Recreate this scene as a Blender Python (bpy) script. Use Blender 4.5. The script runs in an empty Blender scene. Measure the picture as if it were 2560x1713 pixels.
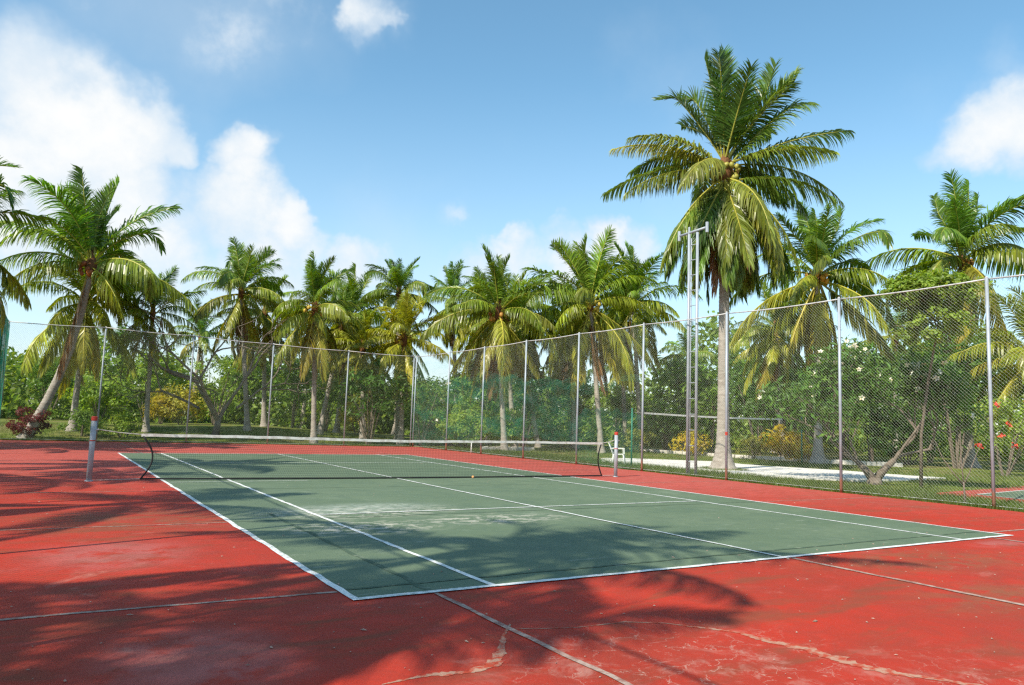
import bpy, math, random
import numpy as np
from mathutils import Matrix, Vector

rad = math.radians
scene = bpy.context.scene

# ------------------------------------------------------------------ camera
CAM = Vector((-7.8693, -18.1689, 1.5464))
YAW, PITCH, ROLL = 0.5506, 0.1048, 0.0334
fw = Vector((math.sin(YAW)*math.cos(PITCH), math.cos(YAW)*math.cos(PITCH), math.sin(PITCH)))
rt = Vector((math.cos(YAW), -math.sin(YAW), 0))
up = rt.cross(fw)
rt2 = rt*math.cos(ROLL) + up*math.sin(ROLL)
up2 = -rt*math.sin(ROLL) + up*math.cos(ROLL)
cam_d = bpy.data.cameras.new("camera")
cam_d.sensor_width = 36.0
cam_d.sensor_fit = 'HORIZONTAL'
cam_d.lens = 36.0*1888.07/2560.0
cam_d.clip_start = 0.1
cam_d.clip_end = 3000
cam = bpy.data.objects.new("camera", cam_d)
m = Matrix((( rt2.x, up2.x, -fw.x, CAM.x), (rt2.y, up2.y, -fw.y, CAM.y), (rt2.z, up2.z, -fw.z, CAM.z), (0, 0, 0, 1)))
cam.matrix_world = m
scene.collection.objects.link(cam)
scene.camera = cam

# ------------------------------------------------------------------ sun and sky
SHADOW_AZ, SUN_EL = 71.5, 43.5          # shadows run towards this azimuth (from +Y to +X)
sun_d = bpy.data.lights.new("sun", 'SUN')
sun_d.energy = 4.9
sun_d.angle = rad(0.6)
sun_d.color = (1.0, 0.93, 0.80)
sun = bpy.data.objects.new("sun", sun_d)
ld = Vector((math.sin(rad(SHADOW_AZ))*math.cos(rad(SUN_EL)), math.cos(rad(SHADOW_AZ))*math.cos(rad(SUN_EL)), -math.sin(rad(SUN_EL))))
sun.rotation_euler = ld.to_track_quat('-Z', 'Y').to_euler()
sun.location = (-40, -20, 40)
scene.collection.objects.link(sun)

world = bpy.data.worlds.new("World")
scene.world = world
world.use_nodes = True
wt = world.node_tree
wt.nodes.clear()

class NB:
    """small helper to write node graphs"""
    def __init__(s, tree): s.t = tree
    def n(s, typ, **kw):
        nd = s.t.nodes.new(typ)
        for k, v in kw.items(): setattr(nd, k, v)
        return nd
    def link(s, a, b): s.t.links.new(a, b)
    def inp(s, sock, v):
        if isinstance(v, bpy.types.NodeSocket): s.link(v, sock)
        else: sock.default_value = v
    def math(s, op, a, b=0.0, c=None, clamp=False):
        nd = s.n('ShaderNodeMath', operation=op); nd.use_clamp = clamp
        s.inp(nd.inputs[0], a); s.inp(nd.inputs[1], b)
        if c is not None: s.inp(nd.inputs[2], c)
        return nd.outputs[0]
    def vmath(s, op, a, b=None, scale=None):
        nd = s.n('ShaderNodeVectorMath', operation=op)
        s.inp(nd.inputs[0], a)
        if b is not None: s.inp(nd.inputs[1], b)
        if scale is not None: s.inp(nd.inputs['Scale'], scale)
        return nd.outputs['Value'] if op in ('DOT_PRODUCT', 'LENGTH', 'DISTANCE') else nd.outputs[0]
    def noise(s, vec, scale, detail=4, rough=0.55, dist=0.0):
        nd = s.n('ShaderNodeTexNoise')
        if vec is not None: s.link(vec, nd.inputs['Vector'])
        nd.inputs['Scale'].default_value = scale; nd.inputs['Detail'].default_value = detail
        nd.inputs['Roughness'].default_value = rough; nd.inputs['Distortion'].default_value = dist
        return nd
    def ramp(s, fac, lo, hi, a=0.0, b=1.0, smooth=True):
        nd = s.n('ShaderNodeMapRange'); nd.interpolation_type = 'SMOOTHSTEP' if smooth else 'LINEAR'
        s.inp(nd.inputs['Value'], fac)
        nd.inputs['From Min'].default_value = lo; nd.inputs['From Max'].default_value = hi
        nd.inputs['To Min'].default_value = a; nd.inputs['To Max'].default_value = b
        return nd.outputs['Result']
    def mix(s, fac, a, b, blend='MIX'):
        nd = s.n('ShaderNodeMix', data_type='RGBA', blend_type=blend)
        s.inp(nd.inputs[0], fac)
        for k, v in ((6, a), (7, b)):
            if isinstance(v, (tuple, list)) and len(v) == 3: v = (*v, 1)
            s.inp(nd.inputs[k], v)
        return nd.outputs[2]

W = NB(wt)
sky = W.n('ShaderNodeTexSky', sky_type='NISHITA')
sky.sun_disc = False
sky.sun_elevation = rad(SUN_EL)
sky.sun_rotation = rad(SHADOW_AZ + 180)
sky.altitude = 0
sky.air_density = 1.0
sky.dust_density = 0.35
sky.ozone_density = 2.5
tc = W.n('ShaderNodeTexCoord')
dirv = W.vmath('NORMALIZE', tc.outputs['Generated'])
# soft cumulus built from lumps of cloud at fixed directions of the sky, broken up by noise
w1 = W.noise(dirv, 7.0, 5, 0.6)
wv = W.vmath('SUBTRACT', w1.outputs['Color'], (0.5, 0.5, 0.5))
wdir = W.vmath('ADD', dirv, W.vmath('SCALE', wv, scale=0.13))
lumps = [  # azimuth, elevation, radius (degrees), weight
 (-2.5, 18.3, 7.2, 1.0),
 (0.3, 17.0, 7.2, 1.0),
 (-2.6, 13.9, 8.8, 1.0),
 (2.1, 14.0, 6.5, 0.9),
 (-1.8, 20.6, 3.1, 0.9),
 (4.4, 18.6, 4.2, 0.75),
 (6.7, 18.2, 2.9, 0.7),
 (1.9, 19.5, 3.4, 0.9),
 (3.9, 15.1, 5.0, 0.75),
 (11.5, 18.4, 2.9, 0.8),
 (12.1, 16.6, 3.2, 0.8),
 (11.4, 13.8, 5.7, 0.85),
 (13.9, 13.5, 4.2, 0.8),
 (7.4, 12.1, 7.6, 0.6),
 (13.5, 9.7, 7.6, 0.75),
 (3.0, 9.2, 9.9, 0.55),
 (6.6, 25.5, 8.0, 0.33),
 (10.4, 27.3, 7.6, 0.34),
 (19.6, 28.6, 3.4, 0.5),
 (20.7, 28.3, 2.3, 0.45),
 (2.9, 26.0, 8.4, 0.3),
 (14.8, 27.3, 6.9, 0.25),
 (26.6, 15.8, 3.2, 0.36),
 (38.6, 13.2, 3.1, 1.0),
 (35.7, 12.2, 4.2, 0.8),
 (32.3, 12.4, 3.8, 0.7),
 (41.3, 12.6, 3.4, 0.8),
 (19.7, 11.1, 4.2, 0.65),
 (29.0, 10.7, 5.7, 0.6),
 (64.3, 19.2, 3.8, 0.75),
 (66.0, 19.4, 4.2, 0.85),
 (62.3, 18.1, 2.7, 0.5),
 (65.4, 22.6, 2.7, 0.3),
 (54.7, 17.3, 2.3, 0.22),
 # the sky outside the picture carries the same scattered cumulus
 (80, 14, 9, 0.8), (88, 10, 7, 0.8), (105, 22, 8, 0.7), (130, 12, 11, 0.9), (152, 30, 10, 0.7), (175, 14, 10, 0.9), (200, 24, 8, 0.7),
 (222, 11, 11, 0.9), (262, 16, 9, 0.8), (290, 26, 10, 0.8), (312, 12, 12, 0.9), (335, 20, 11, 0.9), (60, 55, 10, 0.5), (310, 55, 10, 0.5),
]
F = None
for az, el, r, wgt in lumps:
    d = (math.sin(rad(az))*math.cos(rad(el)), math.cos(rad(az))*math.cos(rad(el)), math.sin(rad(el)))
    dist = W.vmath('DISTANCE', wdir, d)
    f = W.ramp(dist, 0.0, rad(r*1.22), wgt, 0.0)
    F = f if F is None else W.math('SMOOTH_MAX', F, f, 0.06)
fb = W.noise(dirv, 9.0, 8, 0.58).outputs['Fac']
fb2 = W.noise(dirv, 3.2, 6, 0.55).outputs['Fac']
D = W.math('ADD', F, W.math('MULTIPLY', W.math('SUBTRACT', fb, 0.5), 2.3))
D = W.math('MULTIPLY', D, W.ramp(F, 0.10, 0.34))
fb3 = W.noise(W.vmath('ADD', dirv, (3.1, 1.7, 0.4)), 5.5, 7, 0.6).outputs['Fac']
crisp = W.math('MULTIPLY', W.ramp(D, 0.20, 0.85), W.ramp(fb3, 0.30, 0.62, 0.45, 0.93))
sepd = W.n('ShaderNodeSeparateXYZ'); W.link(dirv, sepd.inputs[0])
soft = W.math('MULTIPLY', W.math('MULTIPLY', W.ramp(F, 0.0, 0.75), W.ramp(fb2, 0.25, 0.6, 0.45, 1.0)), 0.78)
veil = W.math('MULTIPLY', W.ramp(fb2, 0.48, 0.78), 0.22)
hz = W.ramp(sepd.outputs['Z'], -0.02, 0.46, 0.52, 0.0)
soft = W.math('MAXIMUM', soft, W.math('ADD', veil, hz))
alpha = W.math('SUBTRACT', 1.0, W.math('MULTIPLY', W.math('SUBTRACT', 1.0, crisp), W.math('SUBTRACT', 1.0, soft)), clamp=True)
cloudcol = W.mix(W.math('MULTIPLY', W.ramp(D, 0.15, 1.1), W.ramp(fb3, 0.34, 0.62, 0.3, 1.0)), (5.5, 6.4, 7.2), (7.75, 7.75, 7.65))
hs = W.n('ShaderNodeHueSaturation')
hs.inputs['Hue'].default_value = 0.481
hs.inputs['Saturation'].default_value = 1.08
hs.inputs['Value'].default_value = 1.62
W.link(sky.outputs[0], hs.inputs['Color'])
wc = W.mix(alpha, hs.outputs[0], cloudcol)
bg = W.n('ShaderNodeBackground')
bg.inputs['Strength'].default_value = 0.10
W.link(wc, bg.inputs['Color'])
wo = W.n('ShaderNodeOutputWorld')
W.link(bg.outputs[0], wo.inputs['Surface'])

vs = scene.view_settings
vs.view_transform = 'Standard'
vs.look = 'None'
vs.exposure = 0.4
vs.gamma = 1.0
vs.use_curve_mapping = False
scene.cycles.use_denoising = False
scene.cycles.use_adaptive_sampling = True
scene.cycles.adaptive_threshold = 0.006
scene.cycles.pixel_filter_type = 'BLACKMAN_HARRIS'
scene.cycles.filter_width = 1.35
scene.cycles.max_bounces = 8
scene.cycles.transparent_max_bounces = 24
scene.cycles.sample_clamp_indirect = 6.0

COL = scene.collection

# ------------------------------------------------------------------ mesh helpers
class MB:
    """collects vertices and polygons, builds one mesh object"""
    def __init__(s): s.v = []; s.f = []; s.m = []; s.n = 0
    def add(s, verts, faces, mat=0):
        verts = np.asarray(verts, float).reshape(-1, 3)
        b = s.n
        s.v.append(verts); s.n += len(verts)
        for f in faces: s.f.append([i + b for i in f])
        s.m += [mat]*len(faces)
    def addq(s, verts, faces, mat=0):
        """fast: faces is an int array (n,k)"""
        verts = np.asarray(verts, float).reshape(-1, 3)
        f = np.asarray(faces) + s.n
        s.v.append(verts); s.n += len(verts)
        s.f += f.tolist(); s.m += [mat]*len(f)
    def box(s, c, size, rz=0.0, mat=0):
        hx, hy, hz_ = size[0]/2, size[1]/2, size[2]/2
        p = np.array([(x, y, z) for z in (-hz_, hz_) for y in (-hy, hy) for x in (-hx, hx)])
        cs, sn = math.cos(rz), math.sin(rz)
        p = np.stack([p[:, 0]*cs - p[:, 1]*sn, p[:, 0]*sn + p[:, 1]*cs, p[:, 2]], 1) + np.array(c)
        s.add(p, [(0, 2, 3, 1), (4, 5, 7, 6), (0, 1, 5, 4), (2, 6, 7, 3), (0, 4, 6, 2), (1, 3, 7, 5)], mat)
    def tube(s, pts, radii, sides=8, mat=0, cap=True):
        pts = np.asarray(pts, float)
        n = len(pts)
        if np.isscalar(radii): radii = [radii]*n
        tan = np.gradient(pts, axis=0)
        tan /= np.linalg.norm(tan, axis=1)[:, None] + 1e-12
        ref = np.array([0, 0, 1.0]) if abs(tan[0][2]) < 0.9 else np.array([1.0, 0, 0])
        u = np.cross(tan[0], ref); u /= np.linalg.norm(u)
        vs_ = []
        ang = np.arange(sides)*2*math.pi/sides
        for i in range(n):
            u = u - tan[i]*np.dot(u, tan[i]); u /= np.linalg.norm(u) + 1e-12
            w = np.cross(tan[i], u)
            vs_.append(pts[i] + radii[i]*(np.cos(ang)[:, None]*u + np.sin(ang)[:, None]*w))
        fs = []
        for i in range(n - 1):
            for k in range(sides):
                a = i*sides + k; b = i*sides + (k + 1) % sides
                fs.append((a, b, b + sides, a + sides))
        if cap:
            fs.append(tuple(range(sides))[::-1]); fs.append(tuple((n - 1)*sides + k for k in range(sides)))
        s.add(np.concatenate(vs_), fs, mat)
    def mesh(s, name, mats, smooth=False):
        me = bpy.data.meshes.new(name)
        me.from_pydata(np.concatenate(s.v).tolist() if s.v else [], [], s.f)
        for mt in (mats if isinstance(mats, (list, tuple)) else [mats]): me.materials.append(mt)
        if s.m: me.polygons.foreach_set('material_index', s.m)
        if smooth: me.polygons.foreach_set('use_smooth', [True]*len(s.f))
        me.update()
        return me
    def build(s, name, mats, parent=None, smooth=False, loc=(0, 0, 0), rot=(0, 0, 0)):
        return link(name, s.mesh(name, mats, smooth), parent, loc, rot)

def link(name, me, parent=None, loc=(0, 0, 0), rot=(0, 0, 0), scale=None, color=None):
    o = bpy.data.objects.new(name, me)
    COL.objects.link(o)
    o.location = loc; o.rotation_euler = rot
    if scale is not None: o.scale = (scale,)*3 if np.isscalar(scale) else scale
    if color is not None: o.color = (*color, 1)
    if parent is not None: o.parent = parent
    return o

def thing(name, label, cat, loc=(0, 0, 0), rz=0.0, group=None):
    o = bpy.data.objects.new(name, None)
    COL.objects.link(o)
    o.location = loc; o.rotation_euler = (0, 0, rz)
    o.empty_display_size = 0.2
    return tag(o, label, cat, group)
def tag(o, label, cat, group=None):
    o['label'] = label; o['category'] = cat
    if group: o['group'] = group
    return o
def structure(o):
    o['kind'] = 'structure'; return o
def stuff(o):
    o['kind'] = 'stuff'; return o

# ------------------------------------------------------------------ materials
def mat(name):
    mt = bpy.data.materials.new(name); mt.use_nodes = True
    mt.node_tree.nodes.clear()
    b = NB(mt.node_tree)
    out = b.n('ShaderNodeOutputMaterial')
    return mt, b, out
def principled(b, out, color, rough=0.8, spec=0.3, metal=0.0, bump=None, bstr=0.3, bdist=0.01):
    p = b.n('ShaderNodeBsdfPrincipled')
    if isinstance(color, (tuple, list)): color = (*color[:3], 1)
    b.inp(p.inputs['Base Color'], color); b.inp(p.inputs['Roughness'], rough)
    b.inp(p.inputs['Specular IOR Level'], spec); b.inp(p.inputs['Metallic'], metal)
    if bump is not None:
        bp = b.n('ShaderNodeBump'); bp.inputs['Strength'].default_value = bstr; bp.inputs['Distance'].default_value = bdist
        b.link(bump, bp.inputs['Height']); b.link(bp.outputs[0], p.inputs['Normal'])
    b.link(p.outputs[0], out.inputs['Surface'])
    return p
def pos(b):
    return b.n('ShaderNodeNewGeometry').outputs['Position']
def scaled(b, v, s):
    return b.vmath('MULTIPLY', v, s)

def spot(b, P, cx, cy, rx, ry, ang=0.0):
    """soft elliptical mask on the ground, 1 at its centre: where a worn patch lies"""
    mp = b.n('ShaderNodeMapping', vector_type='TEXTURE')
    mp.inputs['Location'].default_value = (cx, cy, 0); mp.inputs['Rotation'].default_value = (0, 0, ang)
    mp.inputs['Scale'].default_value = (rx, ry, 1e6)
    b.link(P, mp.inputs['Vector'])
    return b.ramp(b.vmath('LENGTH', mp.outputs[0]), 0.25, 1.0, 1.0, 0.0)

def make_red():
    mt, b, out = mat('red_court_paint')
    P = pos(b)
    n1 = b.noise(P, 0.45, 5, 0.6).outputs['Fac']
    n2 = b.noise(scaled(b, P, (0.6, 1.6, 1)), 1.3, 8, 0.62, 0.6).outputs['Fac']
    n3 = b.noise(P, 6.0, 8, 0.65).outputs['Fac']
    n4 = b.noise(P, 55.0, 4, 0.7).outputs['Fac']
    n5 = b.noise(scaled(b, P, (1, 2.2, 1)), 0.7, 7, 0.66, 1.2).outputs['Fac']
    c = b.mix(b.ramp(n1, 0.35, 0.68), (0.50, 0.036, 0.015), (0.39, 0.038, 0.018))
    c = b.mix(b.math('MULTIPLY', b.ramp(n2, 0.50, 0.68), 0.8), c, (0.23, 0.066, 0.032))       # dirt and algae film
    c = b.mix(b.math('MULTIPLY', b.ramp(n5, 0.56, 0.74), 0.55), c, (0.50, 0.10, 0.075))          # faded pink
    sy = b.n('ShaderNodeSeparateXYZ'); b.link(P, sy.inputs[0])
    far_sheen = b.ramp(b.math('ADD', b.math('ADD', sy.outputs['Y'], b.math('MULTIPLY', sy.outputs['X'], 0.55)), b.math('MULTIPLY', n5, 6.0)), -5.0, 6.0)   # paler pink away from the near end: grazing sky sheen put into the colour
    c = b.mix(b.math('MULTIPLY', far_sheen, 0.70), c, (0.52, 0.125, 0.100))
    # a large pale scrubbed patch left of the court, and a dirty one
    m1 = b.math('MULTIPLY', b.math('MAXIMUM', spot(b, P, -7.1, -8.9, 1.1, 1.3), b.math('MAXIMUM', spot(b, P, -6.9, -13.0, 0.8, 1.0), spot(b, P, 4.3, -12.3, 0.9, 0.35))), b.ramp(b.noise(P, 2.2, 8, 0.65).outputs['Fac'], 0.36, 0.52))
    c = b.mix(b.math('MULTIPLY', m1, 0.5), c, (0.46, 0.19, 0.17))
    # rubbed bare crackle near the crack
    mk = b.math('MAXIMUM', spot(b, P, -4.2, -14.5, 1.9, 1.5), spot(b, P, -3.7, -16.2, 2.8, 2.2))
    vor = b.n('ShaderNodeTexVoronoi', feature='DISTANCE_TO_EDGE'); vor.inputs['Scale'].default_value = 3.2
    b.link(b.vmath('ADD', P, b.vmath('SCALE', b.noise(P, 5, 5, 0.6).outputs['Color'], scale=0.35)), vor.inputs['Vector'])
    cr = b.ramp(vor.outputs['Distance'], 0.0, 0.02, 1.0, 0.0)
    cr = b.math('MULTIPLY', cr, b.ramp(n3, 0.42, 0.54))
    rub = b.math('MULTIPLY', b.ramp(b.noise(P, 2.6, 9, 0.72, 0.5).outputs['Fac'], 0.50, 0.68), 0.6)
    sp = b.math('MULTIPLY', b.ramp(n4, 0.56, 0.70), b.ramp(n3, 0.46, 0.62))
    c = b.mix(b.math('MULTIPLY', b.math('MULTIPLY', b.math('MAXIMUM', b.math('MAXIMUM', cr, sp), rub), mk), 0.9), c, (0.55, 0.34, 0.27))
    film = b.math('MULTIPLY', b.math('MAXIMUM', spot(b, P, 1.6, -12.7, 2.6, 1.0, -0.15), b.math('MAXIMUM', spot(b, P, -6.6, -6.2, 2.2, 2.0), spot(b, P, 0.2, -14.2, 1.6, 0.8))), b.ramp(b.noise(scaled(b, P, (1, 1.7, 1)), 1.9, 9, 0.7, 0.5).outputs['Fac'], 0.40, 0.58))
    c = b.mix(b.math('MULTIPLY', film, 0.75), c, (0.25, 0.095, 0.045))
    # pale scuffs everywhere, stretched along the slabs
    sc = b.ramp(b.noise(scaled(b, P, (0.7, 6.0, 1)), 1.6, 9, 0.7).outputs['Fac'], 0.63, 0.74)
    c = b.mix(b.math('MULTIPLY', sc, 0.6), c, (0.58, 0.30, 0.24))
    mo = b.noise(P, 3.1, 7, 0.68, 0.8).outputs['Fac']
    c = b.mix(b.ramp(mo, 0.40, 0.66, 0.0, 0.42), c, (0.27, 0.045, 0.026))
    c = b.mix(b.ramp(b.noise(P, 0.9, 9, 0.7, 0.4).outputs['Fac'], 0.60, 0.72, 0.0, 0.6), c, (0.52, 0.20, 0.15))
    fl = b.ramp(b.noise(P, 90, 2, 0.5).outputs['Fac'], 0.70, 0.78)
    c = b.mix(b.math('MULTIPLY', fl, 0.5), c, (0.5, 0.4, 0.33))
    c = b.mix(b.ramp(n4, 0.25, 0.8, 0.0, 0.22), c, (0.16, 0.03, 0.02))
    rg = b.ramp(n2, 0.3, 0.8, 0.62, 0.80)
    principled(b, out, c, rg, 0.18, bump=b.math('ADD', n4, b.math('MULTIPLY', n3, 0.6)), bstr=0.35, bdist=0.006)
    return mt

def make_green():
    mt, b, out = mat('green_court_paint')
    P = pos(b)
    n1 = b.noise(P, 0.5, 5, 0.6).outputs['Fac']
    n2 = b.noise(scaled(b, P, (1, 1.8, 1)), 1.1, 8, 0.62, 0.5).outputs['Fac']
    n3 = b.noise(P, 5.0, 8, 0.65).outputs['Fac']
    n4 = b.noise(P, 60.0, 4, 0.7).outputs['Fac']
    c = b.mix(b.ramp(n1, 0.35, 0.65), (0.118, 0.165, 0.094), (0.142, 0.188, 0.110))
    c = b.mix(b.math('MULTIPLY', b.ramp(n2, 0.5, 0.75), 0.5), c, (0.135, 0.185, 0.120))
    # flaked, chalky places round the service line
    ms = b.math('MAXIMUM', spot(b, P, -3.3, -6.2, 2.4, 1.1, 0.1), b.math('MAXIMUM', spot(b, P, -3.9, -7.9, 1.6, 0.9), spot(b, P, -1.6, -7.6, 1.9, 0.8)))
    fl = b.ramp(b.noise(scaled(b, P, (1, 1.6, 1)), 4.0, 9, 0.68, 0.3).outputs['Fac'], 0.505, 0.54)
    c = b.mix(b.math('MULTIPLY', b.math('MULTIPLY', fl, ms), 0.85), c, (0.52, 0.49, 0.40))
    ch = b.math('MULTIPLY', spot(b, P, -3.2, -5.7, 2.2, 0.9, 0.1), b.ramp(b.noise(scaled(b, P, (1, 3, 1)), 7.0, 9, 0.75).outputs['Fac'], 0.40, 0.58))
    c = b.mix(b.math('MULTIPLY', ch, 0.62), c, (0.48, 0.52, 0.46))
    sc = b.ramp(b.noise(scaled(b, P, (0.8, 7.0, 1)), 1.3, 9, 0.72).outputs['Fac'], 0.62, 0.68)
    c = b.mix(b.math('MULTIPLY', sc, 0.8), c, (0.46, 0.48, 0.40))
    c = b.mix(b.ramp(b.noise(P, 2.4, 8, 0.7, 0.6).outputs['Fac'], 0.42, 0.68, 0.0, 0.5), c, (0.085, 0.130, 0.088))
    c = b.mix(b.ramp(b.noise(P, 0.8, 8, 0.7, 0.3).outputs['Fac'], 0.56, 0.72, 0.0, 0.4), c, (0.24, 0.29, 0.21))
    fk = b.ramp(b.noise(P, 70, 2, 0.5).outputs['Fac'], 0.71, 0.78)
    c = b.mix(b.math('MULTIPLY', fk, 0.45), c, (0.42, 0.42, 0.36))
    c = b.mix(b.ramp(n4, 0.25, 0.8, 0.0, 0.22), c, (0.05, 0.09, 0.06))
    principled(b, out, c, b.ramp(n2, 0.3, 0.8, 0.62, 0.80), 0.32, bump=n4, bstr=0.3, bdist=0.005)
    return mt

def make_simple(name, col, col2=None, scale=8.0, rough=0.7, spec=0.3, metal=0.0, bump=0.0, lo=0.4, hi=0.65, detail=6):
    mt, b, out = mat(name)
    P = b.n('ShaderNodeTexCoord').outputs['Object']
    nn = b.noise(P, scale, detail, 0.62).outputs['Fac']
    c = b.mix(b.ramp(nn, lo, hi), col, col2 if col2 else tuple(x*0.75 for x in col))
    principled(b, out, c, rough, spec, metal, nn if bump else None, bump, 0.01)
    return mt

def make_line_paint():
    mt, b, out = mat('white_line_paint')
    P = pos(b)
    n3 = b.noise(P, 14.0, 8, 0.7).outputs['Fac']
    n1 = b.noise(P, 1.2, 4, 0.6).outputs['Fac']
    c = b.mix(b.math('MULTIPLY', b.ramp(n3, 0.47, 0.60), b.ramp(n1, 0.30, 0.55)), (0.80, 0.80, 0.77), (0.42, 0.46, 0.42))
    principled(b, out, c, 0.65, 0.3, bump=n3, bstr=0.2, bdist=0.003)
    return mt
def make_joint():
    mt, b, out = mat('sealed_joint')
    P = pos(b)
    n = b.noise(P, 9.0, 8, 0.7).outputs['Fac']
    c = b.mix(b.ramp(n, 0.4, 0.62), (0.44, 0.33, 0.27), (0.27, 0.13, 0.10))
    principled(b, out, c, 0.85, 0.2, bump=n, bstr=0.4, bdist=0.006)
    return mt
def make_leaf(name, transl=0.35, rough=0.42, spec=0.45, tint=1.0):
    """foliage: the object colour, varied leaf by leaf and clump by clump"""
    mt, b, out = mat(name)
    oi = b.n('ShaderNodeObjectInfo')
    geo = b.n('ShaderNodeNewGeometry')
    P = geo.outputs['Position']
    isl = geo.outputs['Random Per Island']
    n = b.noise(P, 0.9, 3, 0.5).outputs['Fac']
    c = oi.outputs['Color']
    hsv = b.n('ShaderNodeHueSaturation')
    b.link(c, hsv.inputs['Color'])
    b.link(b.ramp(isl, 0.0, 1.0, 0.488, 0.520, False), hsv.inputs['Hue'])
    b.link(b.math('MULTIPLY', b.ramp(b.math('FRACT', b.math('MULTIPLY', isl, 17.31)), 0, 1, 0.65, 1.35, False), b.ramp(n, 0.3, 0.7, 0.8, 1.2)), hsv.inputs['Value'])
    c = hsv.outputs[0]
    p = b.n('ShaderNodeBsdfPrincipled')
    b.link(c, p.inputs['Base Color'])
    p.inputs['Roughness'].default_value = rough; p.inputs['Specular IOR Level'].default_value = spec
    tr = b.n('ShaderNodeBsdfTranslucent')
    tcol = b.n('ShaderNodeHueSaturation'); tcol.inputs['Hue'].default_value = 0.485
    tcol.inputs['Saturation'].default_value = 1.1; tcol.inputs['Value'].default_value = 1.5
    b.link(c, tcol.inputs['Color']); b.link(tcol.outputs[0], tr.inputs['Color'])
    mx = b.n('ShaderNodeMixShader'); mx.inputs[0].default_value = transl
    b.link(p.outputs[0], mx.inputs[1]); b.link(tr.outputs[0], mx.inputs[2])
    b.link(mx.outputs[0], out.inputs['Surface'])
    return mt
def make_objcol(name, rough=0.6, spec=0.3, var=0.35, scale=14.0, bump=0.2, mixcol=None):
    mt, b, out = mat(name)
    oi = b.n('ShaderNodeObjectInfo')
    P = b.n('ShaderNodeTexCoord').outputs['Object']
    n = b.noise(P, scale, 6, 0.65).outputs['Fac']
    hsv = b.n('ShaderNodeHueSaturation'); b.link(b.mix(0.5, oi.outputs['Color'], mixcol) if mixcol else oi.outputs['Color'], hsv.inputs['Color'])
    b.link(b.ramp(n, 0.3, 0.7, 1 - var, 1 + var), hsv.inputs['Value'])
    principled(b, out, hsv.outputs[0], rough, spec, bump=n, bstr=bump, bdist=0.01)
    return mt
def make_trunk(name, c1, c2, c3):
    mt, b, out = mat(name)
    P = b.n('ShaderNodeTexCoord').outputs['Object']
    n = b.noise(scaled(b, P, (3, 3, 9)), 1.2, 8, 0.65).outputs['Fac']
    n2 = b.noise(P, 0.9, 4, 0.6).outputs['Fac']
    n3 = b.noise(scaled(b, P, (1, 1, 5)), 9, 4, 0.6).outputs['Fac']
    c = b.mix(b.ramp(n, 0.35, 0.65), c1, c2)
    c = b.mix(b.math('MULTIPLY', b.ramp(n2, 0.5, 0.7), 0.6), c, c3)
    c = b.mix(b.ramp(n3, 0.3, 0.75, 0.0, 0.5), c, tuple(x*0.35 for x in c1))
    principled(b, out, c, 0.9, 0.15, bump=n3, bstr=0.6, bdist=0.02)
    return mt
def make_pipe(name, base, weather, foot=None):
    mt, b, out = mat(name)
    P = pos(b)
    n = b.noise(scaled(b, P, (6, 6, 1.2)), 1.6, 7, 0.65).outputs['Fac']
    c = b.mix(b.ramp(n, 0.42, 0.66), base, weather)
    if foot is not None:                                   # painted foot and rust flecks
        sx = b.n('ShaderNodeSeparateXYZ'); b.link(P, sx.inputs[0])
        h = b.math('ADD', sx.outputs['Z'], b.math('MULTIPLY', b.math('SUBTRACT', n, 0.5), 0.35))
        c = b.mix(b.ramp(h, 0.30, 0.42, 1.0, 0.0), c, foot)
        c = b.mix(b.ramp(h, 0.05, 0.13, 1.0, 0.0), c, (0.34, 0.09, 0.05))
        c = b.mix(b.ramp(b.noise(P, 3.0, 6, 0.7).outputs['Fac'], 0.66, 0.74), c, (0.26, 0.13, 0.08))
    principled(b, out, c, 0.5, 0.4, 0.15)
    return mt
def make_ground():
    mt, b, out = mat('lawn_ground')
    P = pos(b)
    n1 = b.noise(P, 0.22, 5, 0.6).outputs['Fac']
    n2 = b.noise(P, 1.3, 7, 0.65).outputs['Fac']
    n3 = b.noise(P, 14.0, 6, 0.7).outputs['Fac']
    c = b.mix(b.ramp(n2, 0.38, 0.62), (0.140, 0.190, 0.032), (0.215, 0.240, 0.050))
    c = b.mix(b.math('MULTIPLY', b.ramp(n1, 0.46, 0.62), 0.75), c, (0.27, 0.215, 0.095))
    c = b.mix(b.ramp(n3, 0.3, 0.75, 0.0, 0.6), c, (0.05, 0.07, 0.02))
    principled(b, out, c, 0.95, 0.1, bump=n3, bstr=0.8, bdist=0.05)
    return mt
def make_sand():
    mt, b, out = mat('white_coral_sand')
    P = pos(b)
    n = b.noise(P, 3.0, 8, 0.65).outputs['Fac']
    c = b.mix(b.ramp(n, 0.4, 0.7), (0.74, 0.71, 0.65), (0.60, 0.55, 0.47))
    principled(b, out, c, 0.95, 0.1, bump=n, bstr=0.6, bdist=0.05)
    return mt
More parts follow.
